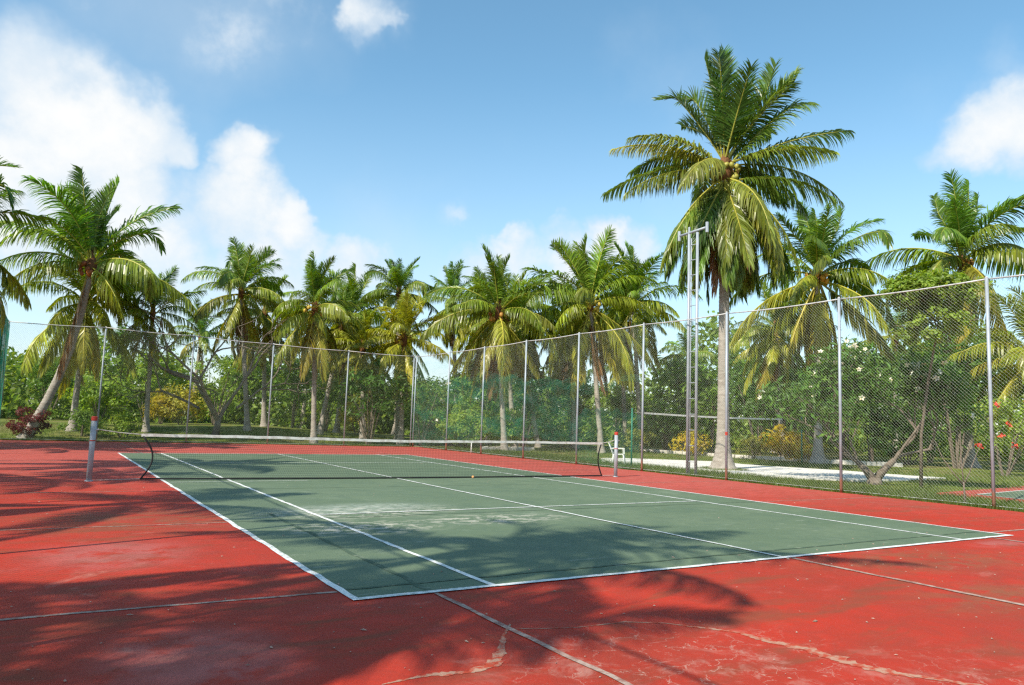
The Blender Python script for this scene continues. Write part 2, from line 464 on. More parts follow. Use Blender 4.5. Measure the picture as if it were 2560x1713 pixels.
def make_net_cloth(name, col, cover):
    """fine woven shade net: threads far below a pixel, so part of the light passes between them"""
    mt, b, out = mat(name)
    P = pos(b)
    n = b.noise(scaled(b, P, (1, 1, 2.5)), 1.1, 6, 0.65).outputs['Fac']
    d = b.n('ShaderNodeBsdfDiffuse'); d.inputs['Color'].default_value = (*col, 1)
    tl = b.n('ShaderNodeBsdfTranslucent'); tl.inputs['Color'].default_value = (*col, 1)
    a = b.n('ShaderNodeMixShader'); a.inputs[0].default_value = 0.4
    b.link(d.outputs[0], a.inputs[1]); b.link(tl.outputs[0], a.inputs[2])
    t = b.n('ShaderNodeBsdfTransparent')
    mx = b.n('ShaderNodeMixShader')
    b.link(b.ramp(n, 0.35, 0.7, cover*0.45, min(1, cover*1.6)), mx.inputs[0])
    b.link(t.outputs[0], mx.inputs[1]); b.link(a.outputs[0], mx.inputs[2])
    b.link(mx.outputs[0], out.inputs['Surface'])
    return mt

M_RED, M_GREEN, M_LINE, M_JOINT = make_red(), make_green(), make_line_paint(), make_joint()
M_CONCRETE = make_simple('bare_concrete', (0.43, 0.25, 0.175), (0.42, 0.060, 0.030), 11, 0.9, 0.15, bump=0.5, lo=0.42, hi=0.60, detail=10)
M_GROUND, M_SAND = make_ground(), make_sand()
M_POST = make_pipe('galvanised_post', (0.36, 0.41, 0.46), (0.29, 0.31, 0.33), (0.52, 0.36, 0.25))
M_RAIL = make_pipe('galvanised_rail', (0.56, 0.56, 0.55), (0.40, 0.38, 0.36))
M_WIRE = make_simple('chain_link_wire', (0.36, 0.40, 0.33), (0.24, 0.27, 0.21), 3, 0.5, 0.4, 0.1)
M_WIRE_D = make_simple('dull_chain_link_wire', (0.20, 0.26, 0.17), (0.13, 0.17, 0.11), 3, 0.6, 0.3, 0.1)
M_MAST = make_pipe('mast_paint', (0.36, 0.40, 0.44), (0.28, 0.31, 0.34))
M_NETPOST = make_pipe('net_post_paint', (0.38, 0.42, 0.45), (0.30, 0.32, 0.34))
M_CAP = make_simple('red_cap_paint', (0.50, 0.05, 0.03), (0.30, 0.04, 0.03), 20, 0.6)
M_CORD = make_simple('black_net_cord', (0.020, 0.026, 0.024), (0.035, 0.042, 0.038), 6, 0.8)
M_BAND = make_simple('black_net_band', (0.012, 0.013, 0.014), (0.022, 0.022, 0.022), 10, 0.7)
M_TAPE = make_simple('white_net_tape', (0.74, 0.71, 0.66), (0.52, 0.47, 0.42), 9, 0.8)
M_CABLE = make_simple('net_cable', (0.55, 0.52, 0.47), (0.30, 0.27, 0.24), 20, 0.7)
M_PLASTIC = make_simple('white_plastic', (0.78, 0.79, 0.74), (0.66, 0.67, 0.60), 12, 0.4, 0.5)
M_GPOST = make_simple('green_post_paint', (0.02, 0.20, 0.13), (0.03, 0.14, 0.10), 10, 0.5)
M_KERB = make_simple('white_coral_kerb', (0.66, 0.62, 0.55), (0.42, 0.38, 0.32), 6, 0.9, bump=0.4)
M_SHADE = make_net_cloth('green_shade_net', (0.05, 0.40, 0.26), 0.075)
M_SCREEN = make_net_cloth('green_wind_screen', (0.03, 0.28, 0.20), 0.62)
M_FROND = make_leaf('palm_leaflet', 0.36, 0.36, 0.5)
M_RACHIS = make_objcol('palm_rachis', 0.5, 0.4, 0.2, mixcol=(0.50, 0.40, 0.06))
M_LEAF = make_leaf('broad_leaf', 0.42, 0.45, 0.4)
M_NUT = make_objcol('coconut_husk', 0.45, 0.4, 0.25, 5.0)
M_TRUNK = make_trunk('palm_trunk', (0.46, 0.41, 0.35), (0.31, 0.265, 0.22), (0.40, 0.38, 0.33))
M_BARK = make_trunk('tree_bark', (0.26, 0.21, 0.165), (0.17, 0.135, 0.105), (0.22, 0.20, 0.16))
M_FIBRE = make_simple('brown_fibre', (0.20, 0.095, 0.042), (0.09, 0.045, 0.022), 12, 0.9, 0.1, bump=0.8)
M_PETAL = make_simple('white_petal', (0.82, 0.80, 0.72), (0.78, 0.68, 0.40), 9, 0.6)
M_REDPETAL = make_simple('red_petal', (0.62, 0.06, 0.02), (0.45, 0.03, 0.03), 9, 0.6)
M_BALL = make_simple('ball_felt', (0.75, 0.32, 0.10), (0.60, 0.25, 0.08), 30, 0.9)
M_PEBBLE = make_simple('pebble', (0.42, 0.30, 0.24), (0.22, 0.14, 0.10), 40, 0.9)

rng = np.random.default_rng(7)
random.seed(7)

# ------------------------------------------------------------------ ground
def sstep(a, b, x):
    t = np.clip((x - a)/(b - a), 0, 1); return t*t*(3 - 2*t)
def terrain(x, y):
    """lawn height: level round the court, a gentle rise behind its far left end"""
    return -0.02 + 0.66*sstep(23.5, 31, y)*sstep(14, 3, x) + 0.30*sstep(24, 36, y)*sstep(-1, 12, x)*sstep(30, 18, x)
def axis(lo, hi, a, b, fine, coarse_n):
    mid = np.arange(a, b + 1e-6, fine)
    l = a - np.geomspace(fine, a - lo, coarse_n)[::-1]
    h = b + np.geomspace(fine, hi - b, coarse_n)
    return np.concatenate([l, mid, h])
gx = axis(-700, 900, -30, 60, 1.5, 14); gy = axis(-400, 1200, -30, 75, 1.5, 14)
GX, GY = np.meshgrid(gx, gy)
GZ = terrain(GX, GY) + 0.02*np.sin(GX*1.3)*np.cos(GY*0.9)*sstep(11, 14, np.abs(GX))
inside = (GX > -9.7) & (GX < 10.2) & (GY > -21.5) & (GY < 20.5)
GZ = np.where(inside, -0.05, GZ)
nx, ny = len(gx), len(gy)
idx = np.arange(nx*ny).reshape(ny, nx)
mb = MB()
mb.addq(np.stack([GX, GY, GZ], 2), np.stack([idx[:-1, :-1], idx[:-1, 1:], idx[1:, 1:], idx[1:, :-1]], 2).reshape(-1, 4))
structure(mb.build('ground', M_GROUND, smooth=True))

# ------------------------------------------------------------------ tennis court
XL, XR = -9.55, 10.0
def far_y(x): return 20.6 + (9.7 - x)*2.0/19.2
def court_outline():
    pts = []
    def run(a, b, n, j):
        for i in range(n):
            t = i/n
            pts.append((a[0] + (b[0]-a[0])*t + rng.normal()*j, a[1] + (b[1]-a[1])*t + rng.normal()*j))
    run((XL - 0.1, -21.2), (XR + 0.1, -21.2), 20, 0.02)
    run((XR + 0.1, -21.2), (XR - 0.1, far_y(XR) - 0.05), 150, 0.025)
    run((XR - 0.1, far_y(XR) - 0.05), (XL - 0.1, far_y(XL) - 0.05), 70, 0.02)
    run((XL - 0.1, far_y(XL) - 0.05), (XL - 0.1, -21.2), 60, 0.02)
    return pts
ol = court_outline()
mb = MB()
n = len(ol)
mb.add([(x, y, 0.0) for x, y in ol] + [(x, y, -0.12) for x, y in ol], [tuple(range(n))] + [(i, i + n, (i + 1) % n + n, (i + 1) % n) for i in range(n)])
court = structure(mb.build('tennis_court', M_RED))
mb = MB()
HX, HY = 5.485, 11.885
mb.add([(-HX, -HY, 0.004), (HX, -HY, 0.004), (HX, HY, 0.004), (-HX, HY, 0.004)], [(0, 1, 2, 3)])
mb.build('playing_area', M_GREEN, court)
def line_piece(x0, y0, x1, y1, w, z=0.008, mt=M_LINE, name='court_line', jit=0.006, step=0.22):
    """hand-painted strip with slightly wandering edges"""
    L = math.hypot(x1-x0, y1-y0); k = max(2, int(L/step))
    dx, dy = (x1-x0)/L, (y1-y0)/L
    a, c = [], []
    for i in range(k + 1):
        t = i/k*L; o = rng.normal()*jit*0.75
        e1, e2 = o + w/2 + rng.normal()*jit*0.5, o - w/2 + rng.normal()*jit*0.5
        a.append((x0 + dx*t - dy*e1, y0 + dy*t + dx*e1, z)); c.append((x0 + dx*t - dy*e2, y0 + dy*t + dx*e2, z))
    q = MB(); q.add(a + c, [(i, i + 1 + 0, i + 1 + k + 1, i + k + 1)[::-1] for i in range(k)])
    return q.build(name, mt, court)
LW = 0.055
for s in (-1, 1):
    line_piece(s*HX, -HY, s*HX, HY, 0.07, jit=0.008)
    line_piece(s*4.115, -HY + 0.035, s*4.115, HY - 0.035, LW*1.1, 0.0095, jit=0.008)
    line_piece(-HX - 0.03, s*HY, HX + 0.03, s*HY, 0.075, 0.011)
    line_piece(-4.09, s*6.4, 4.09, s*6.4, 0.05, 0.0125)
line_piece(0, -HY + 0.03, 0.0, HY - 0.03, LW, 0.014)
line_piece(-HX + 0.04, -0.28, -2.4, -0.22, 0.035, 0.0125)
line_piece(4.6, -0.35, HX - 0.04, -0.35, 0.035, 0.0125)
# joints between the concrete bays
for k, y in enumerate((-16.2, -11.45, -6.75, -2.0, 2.75, 7.5, 12.3, 17.0)):
    w = 0.05 if k < 2 else 0.035
    line_piece(XL, y + 0.05, -HX - 0.04, y - 0.08, w, 0.004, M_JOINT, 'slab_joint', 0.006)
    line_piece(HX + 0.04, y - 0.1, XR - 0.05, y - 0.12, w, 0.004, M_JOINT, 'slab_joint', 0.006)
for x in (-4.75, 0.08, 4.85):
    line_piece(x, -21, x, -HY - 0.05, 0.05 if x < 0 else 0.07, 0.0065, M_JOINT, 'slab_joint', 0.008)
    line_piece(x, HY + 0.05, x, 20.5, 0.04, 0.0065, M_JOINT, 'slab_joint')
M_GJOINT = make_simple('green_joint', (0.075, 0.115, 0.075), (0.20, 0.24, 0.17), 5, 0.85, 0.2, bump=0.4, lo=0.5, hi=0.7)
line_piece(-HX + 0.05, -11.5, HX - 0.05, -11.42, 0.05, 0.0085, M_GJOINT, 'slab_joint', 0.012)
line_piece(-4.75, -HY + 0.05, -4.75, -6.0, 0.06, 0.0065, M_GJOINT, 'slab_joint', 0.012)
line_piece(-HX + 0.05, -6.82, HX - 0.05, -6.85, 0.025, 0.0085, M_GJOINT, 'slab_joint', 0.008)
line_piece(-HX + 0.05, -2.05, HX - 0.05, -2.1, 0.02, 0.0085, M_GJOINT, 'slab_joint', 0.008)
# broken strip of bare concrete across the near corner
def bare_strip(pts, widths, seed):
    r = np.random.default_rng(seed)
    P = np.array(pts, float); t = np.linspace(0, len(P) - 1, (len(P) - 1)*12 + 1)
    X = np.interp(t, np.arange(len(P)), P[:, 0]); Y = np.interp(t, np.arange(len(P)), P[:, 1]); Wd = np.interp(t, np.arange(len(P)), widths)*0.75
    dx, dy = np.gradient(X), np.gradient(Y); L = np.hypot(dx, dy) + 1e-9
    e = lambda: Wd*(0.5 + 0.5*np.abs(np.convolve(r.normal(size=len(t) + 4), np.ones(5)/2.3, 'valid')))*0.7
    a, c = e(), e()
    V = [(X[i] - dy[i]/L[i]*a[i], Y[i] + dx[i]/L[i]*a[i], 0.0025) for i in range(len(t))] + [(X[i] + dy[i]/L[i]*c[i], Y[i] - dx[i]/L[i]*c[i], 0.0025) for i in range(len(t))]
    q = MB(); k = len(t); q.add(V, [(i, i + k, i + k + 1, i + 1) for i in range(k - 1)])
    return q.build('bare_concrete_patch', M_CONCRETE, court)
bare_strip([(-4.73, -13.2), (-4.54, -13.29), (-4.26, -13.38), (-3.81, -13.41), (-3.54, -13.57), (-3.33, -13.84), (-3.19, -14.04), (-3.17, -14.33), (-3.06, -14.53), (-3.10, -14.81), (-3.06, -15.03), (-2.97, -15.2), (-2.83, -15.4), (-2.70, -15.6), (-2.6, -15.9)],
           [0.012, 0.02, 0.012, 0.03, 0.02, 0.05, 0.06, 0.11, 0.12, 0.14, 0.10, 0.09, 0.06, 0.05, 0.03], 3)
bare_strip([(-4.68, -13.09), (-4.9, -13.35), (-5.09, -13.63), (-5.31, -13.88), (-5.5, -13.93), (-5.71, -13.87), (-5.91, -13.88), (-6.06, -13.9)], [0.02, 0.03, 0.07, 0.09, 0.05, 0.06, 0.03, 0.01], 5)

# small litter on the paint: grit, flakes, bits of leaf
mb = MB()
for i in range(620):
    if i < 400: x, y = rng.uniform(-9, 6), rng.uniform(-16.5, -11)
    else: x, y = rng.uniform(-9, 9.5), rng.uniform(-12, 6)
    r = abs(rng.normal())*0.0045 + 0.002
    a = rng.uniform(0, 6.28); st = rng.uniform(1, 3.0)
    ca, sa = math.cos(a), math.sin(a)
    V = [(x + r*(st*ca*ux - sa*uy), y + r*(st*sa*ux + ca*uy), 0.006 + uz*r) for ux, uy, uz in ((-1, 0, 0), (0, -1, 0.1), (1, 0.2, 0), (0.1, 1, 0), (0, 0, 0.9))]
    mb.add(V, [(0, 1, 4), (1, 2, 4), (2, 3, 4), (3, 0, 4)])
lit = stuff(mb.build('court_litter', M_PEBBLE))
lit['label'] = 'pale grit and leaf flakes scattered over the painted court'; lit['category'] = 'litter'

# ------------------------------------------------------------------ net
NL, NR = np.array((-6.92, 0.32)), np.array((7.02, -0.16))
def netpt(u, z):   # u from -7 to 7 along the net
    t = (u + 6.92)/13.94
    q = NL + (NR - NL)*t
    return (q[0], q[1], z)
net = thing('tennis_net', 'black mesh tennis net with white top tape strung across the court', 'net', (0, 0.08, 0))
def loc(pt): return (pt[0], pt[1] - 0.08, pt[2])
U0, U1 = -5.97, 6.47
def top_z(u): return 1.0 + 0.03*abs(u/6.2)**1.5 - 0.01*math.cos(u*0.9)
def edge_u(z, side):
    b_ = math.sin(math.pi*min(1, max(0, z/1.0)))
    return (U0 + 0.24*b_) if side < 0 else (U1 - 0.14*b_ + 0.05*(1 - z))
mb = MB()
nv = 272
def net_grid(u01, z01):
    z = 0.06 + z01*(1.0 - 0.06)
    ul, ur = edge_u(z, -1), edge_u(z, 1)
    u = ul + (ur - ul)*u01
    zt = top_z(u)
    q = netpt(u, 0.055 + (zt - 0.06 - 0.055)*z01)
    return loc((q[0], q[1] + 0.03*math.sin(u*0.8)*math.sin(math.pi*z01), q[2]))
for i in range(nv + 1):
    mb.tube([net_grid(i/nv, k/6) for k in range(7)], 0.0021, 3, cap=False)
for k in range(21):
    mb.tube([net_grid(i/60, k/21) for i in range(61)], 0.0021, 3, cap=False)
stuff(mb.build('net_mesh', M_CORD, net))
mb = MB()
A = [netpt(U0 - 0.02 + (U1 - U0 + 0.04)*i/50, 0) for i in range(51)]
V, Fq = [], []
for i, q in enumerate(A):
    zt = top_z(q[0]) + 0.004*math.sin(i*1.7)
    for dy, dz in ((-0.012, 0), (-0.012, -0.062), (0.012, -0.064), (0.012, 0.0)): V.append(loc((q[0], q[1] + dy, zt + dz)))
for i in range(50):
    for k in range(4): Fq.append((i*4 + k, i*4 + (k+1) % 4, (i+1)*4 + (k+1) % 4, (i+1)*4 + k))
mb.add(V, Fq + [(3, 2, 1, 0), (200, 201, 202, 203)])
mb.build('top_tape', M_TAPE, net)
for s in (-1, 1):
    mb = MB()
    pts = [loc(netpt(edge_u(z, s), z)) for z in np.linspace(0.035, 0.97, 12)]
    mb.tube(pts, 0.02, 6)
    mb.build('side_band', M_BAND, net, smooth=True)
mb = MB()
mb.tube([loc(netpt(edge_u(0.04, -1) + (edge_u(0.04, 1) - edge_u(0.04, -1))*i/40, 0.045 - 0.02*math.sin(math.pi*i/40))) for i in range(41)], 0.02, 6)
mb.build('bottom_band', M_BAND, net)
for s in (-1, 1):
    mb = MB()
    a = loc(netpt(U0 if s < 0 else U1, top_z(6) - 0.02)); b_ = loc(netpt(-6.86 if s < 0 else 6.96, 1.10))
    mb.tube([a, ((a[0]+b_[0])/2, (a[1]+b_[1])/2, (a[2]+b_[2])/2 - 0.015), b_], 0.011, 6)
    mb.build('top_cable', M_CABLE, net)
    mb = MB()
    a = loc(netpt(edge_u(0.04, s), 0.045)); b_ = loc(netpt(-6.86 if s < 0 else 6.96, 0.05 if s > 0 else 0.02))
    mb.tube([a, b_], 0.007, 5)
    mb.build('bottom_cord', M_CABLE, net)
def net_post(q, h, label, lean):
    t = thing('net_post', label, 'post', (q[0], q[1], 0), group='net posts')
    mb = MB(); r = 0.055
    mb.tube([(0, 0, 0.0), (lean*0.5, 0, h*0.5), (lean, 0, h - 0.09)], r, 20)
    mb.build('pipe', M_NETPOST, t, True)
    mb = MB(); mb.tube([(lean, 0, h - 0.09), (lean, 0, h - 0.012), (lean, 0, h)], [r + 0.004, r + 0.004, r - 0.008], 20); mb.build('cap', M_CAP, t)
    mb = MB(); mb.tube([(lean*0.62, 0, h*0.62), (lean*0.62, 0, h*0.62 + 0.02)], r + 0.006, 16); mb.build('wire_loop', M_CAP, t)
    mb = MB(); mb.tube([(0, 0, 0.004), (0, 0, 0.02)], [0.085, 0.08], 16); mb.build('base_flange', M_NETPOST, t)
    mb = MB(); mb.tube([(lean*0.85 + 0.02, -0.02, 1.07), (lean*0.85 + 0.1, -0.02, 1.10)], 0.016, 8); mb.build('cable_hook', M_CABLE, t)
net_post(NL, 1.37, 'grey net post with red cap at the left end of the net', 0.0)
net_post(NR, 1.35, 'grey net post with red cap at the right end, before the white chair', 0.0)
def uv_sphere(seg, rings, r=(1, 1, 1)):
    V = [(0, 0, r[2])]
    for j in range(1, rings):
        th = math.pi*j/rings
        for i in range(seg): V.append((r[0]*math.sin(th)*math.cos(2*math.pi*i/seg), r[1]*math.sin(th)*math.sin(2*math.pi*i/seg), r[2]*math.cos(th)))
    V.append((0, 0, -r[2])); Fs = []
    for i in range(seg): Fs.append((0, 1 + i, 1 + (i+1) % seg))
    for j in range(rings - 2):
        for i in range(seg):
            a = 1 + j*seg + i; b_ = 1 + j*seg + (i+1) % seg
            Fs.append((a, a + seg, b_ + seg, b_))
    e = 1 + (rings - 1)*seg
    for i in range(seg): Fs.append((e, e - seg + (i+1) % seg, e - seg + i))
    return V, Fs
ball = thing('tennis_ball', 'small orange ball lying on the green paint by the net', 'ball', (2.13, -0.1, 0.006))
mb = MB(); mb.add(*uv_sphere(16, 10, (0.034,)*3)); mb.build('felt', M_BALL, ball, True, (0, 0, 0.034))
mb = MB(); mb.tube([(0.0345*math.cos(a), 0.0345*math.sin(a)*math.cos(0.6*math.sin(2*a)), 0.034 + 0.0345*math.sin(a)*math.sin(0.6*math.sin(2*a))) for a in np.linspace(0, 6.283, 24)], 0.0012, 4); mb.build('seam', M_TAPE, ball)

# ------------------------------------------------------------------ chain link fences
def chain_panel(A, B, h, pitch, rw, z0=0.06, belly=0.0, seed=0):
    """diagonal wires of one bay between two posts"""
    A, B = np.array(A), np.array(B)
    L = np.linalg.norm(B - A); e = (B - A)/L; nrm = np.array([-e[1], e[0]])
    q = MB(); r = np.random.default_rng(seed)
    Vs, Fs = [], []
    slope = 1.05
    k0 = int(-h*slope/pitch) - 1
    for sgn in (1, -1):
        for k in range(k0, int(L/pitch) + 2):
            u0 = k*pitch
            # wire: u = u0 + slope*z   (sgn=1)   mirrored for sgn=-1
            zlo = max(0.0, -u0/slope); zhi = min(h, (L - u0)/slope)
            if zhi - zlo < 0.02: continue
            m = 3
            zs = np.linspace(zlo, zhi, m)
            us = u0 + slope*zs
            if sgn < 0: us = L - us
            bl = belly*np.sin(np.pi*us/L)*np.sin(np.pi*zs/h)
            P = A[None, :] + us[:, None]*e + (bl + sgn*rw*0.9)[:, None]*nrm
            P3 = np.column_stack([P, zs + z0])
            o = len(Vs)
            for j in range(m):
                for ax, az in ((0, rw), (rw*0.87, -rw*0.5), (-rw*0.87, -rw*0.5)):
                    Vs.append((P3[j, 0] + e[0]*ax*0.7 + nrm[0]*ax*0.7, P3[j, 1] + e[1]*ax*0.7 + nrm[1]*ax*0.7, P3[j, 2] + az))
            for j in range(m - 1):
                for c in range(3):
                    a = o + j*3 + c; b_ = o + j*3 + (c + 1) % 3
                    Fs.append((a, b_, b_ + 3, a + 3))
    q.addq(Vs, Fs)
    return q
def fence(name, label, posts, tops, wire_mat, pitch, rw, close_top=True):
    f = thing(name, label, 'fence', (posts[0][0], posts[0][1], 0))
    ox, oy = posts[0]
    for (x, y), h in zip(posts, tops):
        p = MB(); p.tube([(x-ox, y-oy, -0.05), (x-ox, y-oy, h)], 0.038, 10); p.build('fence_post', M_POST, f, True)
        p = MB(); p.tube([(x-ox, y-oy, h), (x-ox, y-oy, h + 0.03)], [0.042, 0.02], 10); p.build('post_cap', M_RAIL, f)
    off = 0.05
    for i in range(len(posts) - 1):
        (x0, y0), (x1, y1) = posts[i], posts[i+1]
        a, b_ = (x0-ox, y0-oy), (x1-ox, y1-oy)
        L = math.hypot(x1-x0, y1-y0); nn = np.array([-(y1-y0)/L, (x1-x0)/L])*off
        h = min(tops[i], tops[i+1]) - 0.08
        p = MB()
        h0, h1 = tops[i] - 0.02, tops[i+1] - 0.02
        seg = [(a[0] + (b_[0]-a[0])*t + nn[0], a[1] + (b_[1]-a[1])*t + nn[1], h0 + (h1-h0)*t - 0.035*math.sin(math.pi*t)) for t in np.linspace(0, 1, 7)]
        p.tube(seg, 0.019, 8); p.build('top_rail', M_RAIL, f, True)
        stuff(chain_panel((a[0]+nn[0], a[1]+nn[1]), (b_[0]+nn[0], b_[1]+nn[1]), h, pitch, rw, 0.04, 0.04, i).build('wire_mesh', wire_mat, f))
        p = MB(); p.tube([(a[0]+nn[0], a[1]+nn[1], 0.06), (b_[0]+nn[0], b_[1]+nn[1], 0.06)], 0.006, 4); p.build('bottom_wire', M_RAIL, f)
    return f
rp = [(9.7, 20.6), (9.72, 16.55), (9.75, 13.0), (9.8, 9.4), (9.85, 5.65), (9.95, 1.98), (10.0, -1.8), (10.02, -5.7), (10.1, -9.4), (10.15, -13.1), (10.2, -16.9)]
rtop = [5.04, 5.04, 5.06, 5.1, 5.12, 5.16, 5.16, 5.14, 5.16, 5.18, 5.2]
fr = fence('chain_link_fence', 'tall grey chain link fence along the right side of the court', rp, rtop, M_WIRE, 0.085, 0.00145)
fx = [9.62, 5.9, 2.0, -1.8, -5.65, -9.5]
fp = [(x, far_y(x) + 0.06) for x in fx]
ff = fence('chain_link_fence', 'tall chain link fence behind the far baseline', [(9.60, 20.72)] + fp[1:], [5.04, 5.08, 5.16, 5.28, 5.38, 5.32], M_WIRE_D, 0.085, 0.0021)
lp = [(-9.55, 22.5)] + [(-9.55, y) for y in (18.6, 14.8, 11.0, 7.2, 3.4, -0.4, -4.2, -8.98, -12.8, -16.6, -20.4)]
fl_ = fence('chain_link_fence', 'chain link fence with green wind screen at the left edge of the court', lp, [5.32] + [5.25]*11, M_WIRE_D, 0.10, 0.0022)
# red band of tape on one post of the right fence
mb = MB(); mb.tube([(rp[6][0]-rp[0][0], rp[6][1]-rp[0][1], 1.36), (rp[6][0]-rp[0][0], rp[6][1]-rp[0][1], 1.46)], 0.042, 12); mb.build('tape_band', M_CAP, fr)
def net_sheet(par, A, B, z0, z1, mt, name, seed, org, ragged=0.25):
    r = np.random.default_rng(seed)
    A, B = np.array(A, float) - org, np.array(B, float) - org
    L = np.linalg.norm(B-A); e = (B-A)/L; nn = np.array([-e[1], e[0]])
    nu, nz = max(4, int(L/0.3)), 10
    jt = np.convolve(r.normal(size=nu + 5), np.ones(5)/5, 'valid')*ragged*2; jb = np.convolve(r.normal(size=nu + 5), np.ones(5)/5, 'valid')*ragged*2
    V = []
    for i in range(nu + 1):
        for k in range(nz + 1):
            t = k/nz
            z = (z0 + jb[i]) + ((z1 + jt[i]) - (z0 + jb[i]))*t
            o = 0.09 + 0.025*math.sin(i*0.9 + k*0.5 + seed) + r.normal()*0.006
            q = A + e*L*i/nu + nn*o
            V.append((q[0], q[1], z))
    Fs = [(i*(nz+1)+k, (i+1)*(nz+1)+k, (i+1)*(nz+1)+k+1, i*(nz+1)+k+1) for i in range(nu) for k in range(nz)]
    q = MB(); q.add(V, Fs); return q.build(name, mt, par, True)
o0 = np.array(rp[0])
# torn green netting hung along the far bays of the right fence (outside of the wire)
for i, (a, b_, z0, z1) in enumerate([(0, 1, 0.3, 4.7), (1, 2, 0.5, 3.7), (2, 3, 1.0, 3.6), (3, 4, 0.9, 3.3), (0, 1, 1.6, 2.1), (1, 2, 2.7, 3.3), (2, 3, 2.9, 3.4), (1, 2, 1.2, 1.7), (3, 4, 3.0, 3.3), (4, 5, 2.9, 3.15), (2, 3, 1.1, 1.6), (4, 5, 0.2, 1.9)]):
    net_sheet(fr, rp[b_], rp[a], z0, z1, M_SHADE, 'shade_net', 20 + i, o0, 0.12 if i < 4 else 0.22)
o1 = np.array(lp[0])
for i in range(2):
    net_sheet(fl_, lp[i], lp[i+1], 0.1, 5.15, M_SCREEN, 'wind_screen', 40 + i, o1, 0.03)

# ------------------------------------------------------------------ light mast with ladder
mast = thing('light_mast', 'tall grey twin pole mast with ladder rungs and a T bar on top', 'mast', (10.22, -0.12, 0))
for dy in (0.19, -0.19):
    mb = MB(); mb.tube([(0, dy, -0.05), (0, dy, 8.05)], 0.048, 14); mb.build('pole', M_MAST, mast, True)
mb = MB(); mb.tube([(0.02, 0.105, 0), (0.02, 0.105, 7.9)], 0.02, 8); mb.build('ladder_rail', M_MAST, mast, True)
for k in range(15):
    mb = MB(); z = 0.45 + k*0.515
    mb.tube([(0.0, 0.12, z), (0.0, -0.15, z)], 0.014, 6); mb.build('rung', M_MAST, mast)
mb = MB(); mb.tube([(0, 0.66, 8.08), (0, -0.62, 8.14)], 0.042, 10); mb.build('cross_bar', M_MAST, mast, True)
for y, z in ((0.66, 8.08), (-0.62, 8.14)):
    mb = MB(); mb.tube([(0, y, z - 0.17), (0, y, z + 0.17)], 0.055, 10); mb.build('lamp_socket', M_MAST, mast)
mb = MB(); mb.tube([(0, 0.19, 8.05), (0, 0.19, 8.3)], 0.04, 10); mb.build('pole_stub', M_MAST, mast)

# ------------------------------------------------------------------ palms
def frond_mesh(name, L=4.6, elev=50, bend=60, twist=0.0, droop=0.6, seed=0, nl=70, leaf=0.95, width=0.046, vlift=0.35, kink=None, ragged=0.08):
    """one pinnate palm leaf in the XZ plane: bent midrib with two rows of hanging leaflets"""
    r = np.random.default_rng(seed)
    ns = 26
    s = np.linspace(0, 1, ns)
    th = np.radians(elev - bend*s**1.25)
    if kink is not None: th = th - np.radians(kink[1])*sstep(kink[0] - 0.03, kink[0] + 0.03, s)
    side = np.radians(r.normal()*6)*s
    dx = np.cos(th)*np.cos(side); dy = np.cos(th)*np.sin(side); dz = np.sin(th)
    step = L/(ns - 1)
    Pp = np.zeros((ns, 3))
    Pp[1:, 0] = np.cumsum(dx[:-1])*step; Pp[1:, 1] = np.cumsum(dy[:-1])*step; Pp[1:, 2] = np.cumsum(dz[:-1])*step
    T = np.column_stack([dx, dy, dz])
    q = MB()
    q.tube(Pp[::2], 0.042*(1 - s[::2])**0.8 + 0.006, 4, 1)
    Vs, Fs = [], []
    o = 0
    Z = np.array([0, 0, 1.0])
    for sd in (-1, 1):
        st = np.linspace(0.13, 1.0, nl) + r.normal(size=nl)*0.004
        for k, t in enumerate(np.clip(st, 0.1, 1.0)):
            if r.random() < ragged: continue
            p0 = np.array([np.interp(t, s, Pp[:, c]) for c in range(3)])
            tg = np.array([np.interp(t, s, T[:, c]) for c in range(3)]); tg /= np.linalg.norm(tg)
            B = np.cross(Z, tg)
            if np.linalg.norm(B) < 0.15: B = np.array([0, 1.0, 0])
            B /= np.linalg.norm(B); N = np.cross(tg, B)
            tw = math.radians(twist)*t
            B2 = B*math.cos(tw) + N*math.sin(tw); N2 = -B*math.sin(tw) + N*math.cos(tw)
            fwd = math.radians(20 + 42*t + r.normal()*5)
            d = (sd*B2*math.cos(fwd) + tg*math.sin(fwd) + N2*(vlift + r.normal()*0.10))
            d /= np.linalg.norm(d)
            prof = (0.45 + 0.55*min(1, (t - 0.1)/0.22))*(1 - 0.62*max(0, (t - 0.45)/0.55)**1.5)
            ln = leaf*prof*(1 + r.normal()*0.08)
            g = droop*(0.75 + 0.5*r.random())
            wd = tg - d*np.dot(tg, d)
            wn = np.linalg.norm(wd)
            wd = wd/wn if wn > 0.05 else N2
            roll = r.normal()*0.35
            wd = wd*math.cos(roll) + np.cross(d, wd)*math.sin(roll)
            pts = [p0]; dd = d.copy()
            for j in range(3):
                dd = dd - Z*g*0.42*(1 + 0.6*j); dd /= np.linalg.norm(dd)
                pts.append(pts[-1] + dd*ln/3)
            ws = [width*0.45, width*0.5, width*0.40, width*0.05]
            for j in range(4):
                Vs.append(pts[j] - wd*ws[j]); Vs.append(pts[j] + wd*ws[j])
            for j in range(3): Fs.append((o + 2*j, o + 2*j + 1, o + 2*j + 3, o + 2*j + 2))
            o += 8
    q.addq(np.array(Vs), Fs, 0)
    return q.mesh(name, [M_FROND, M_RACHIS])

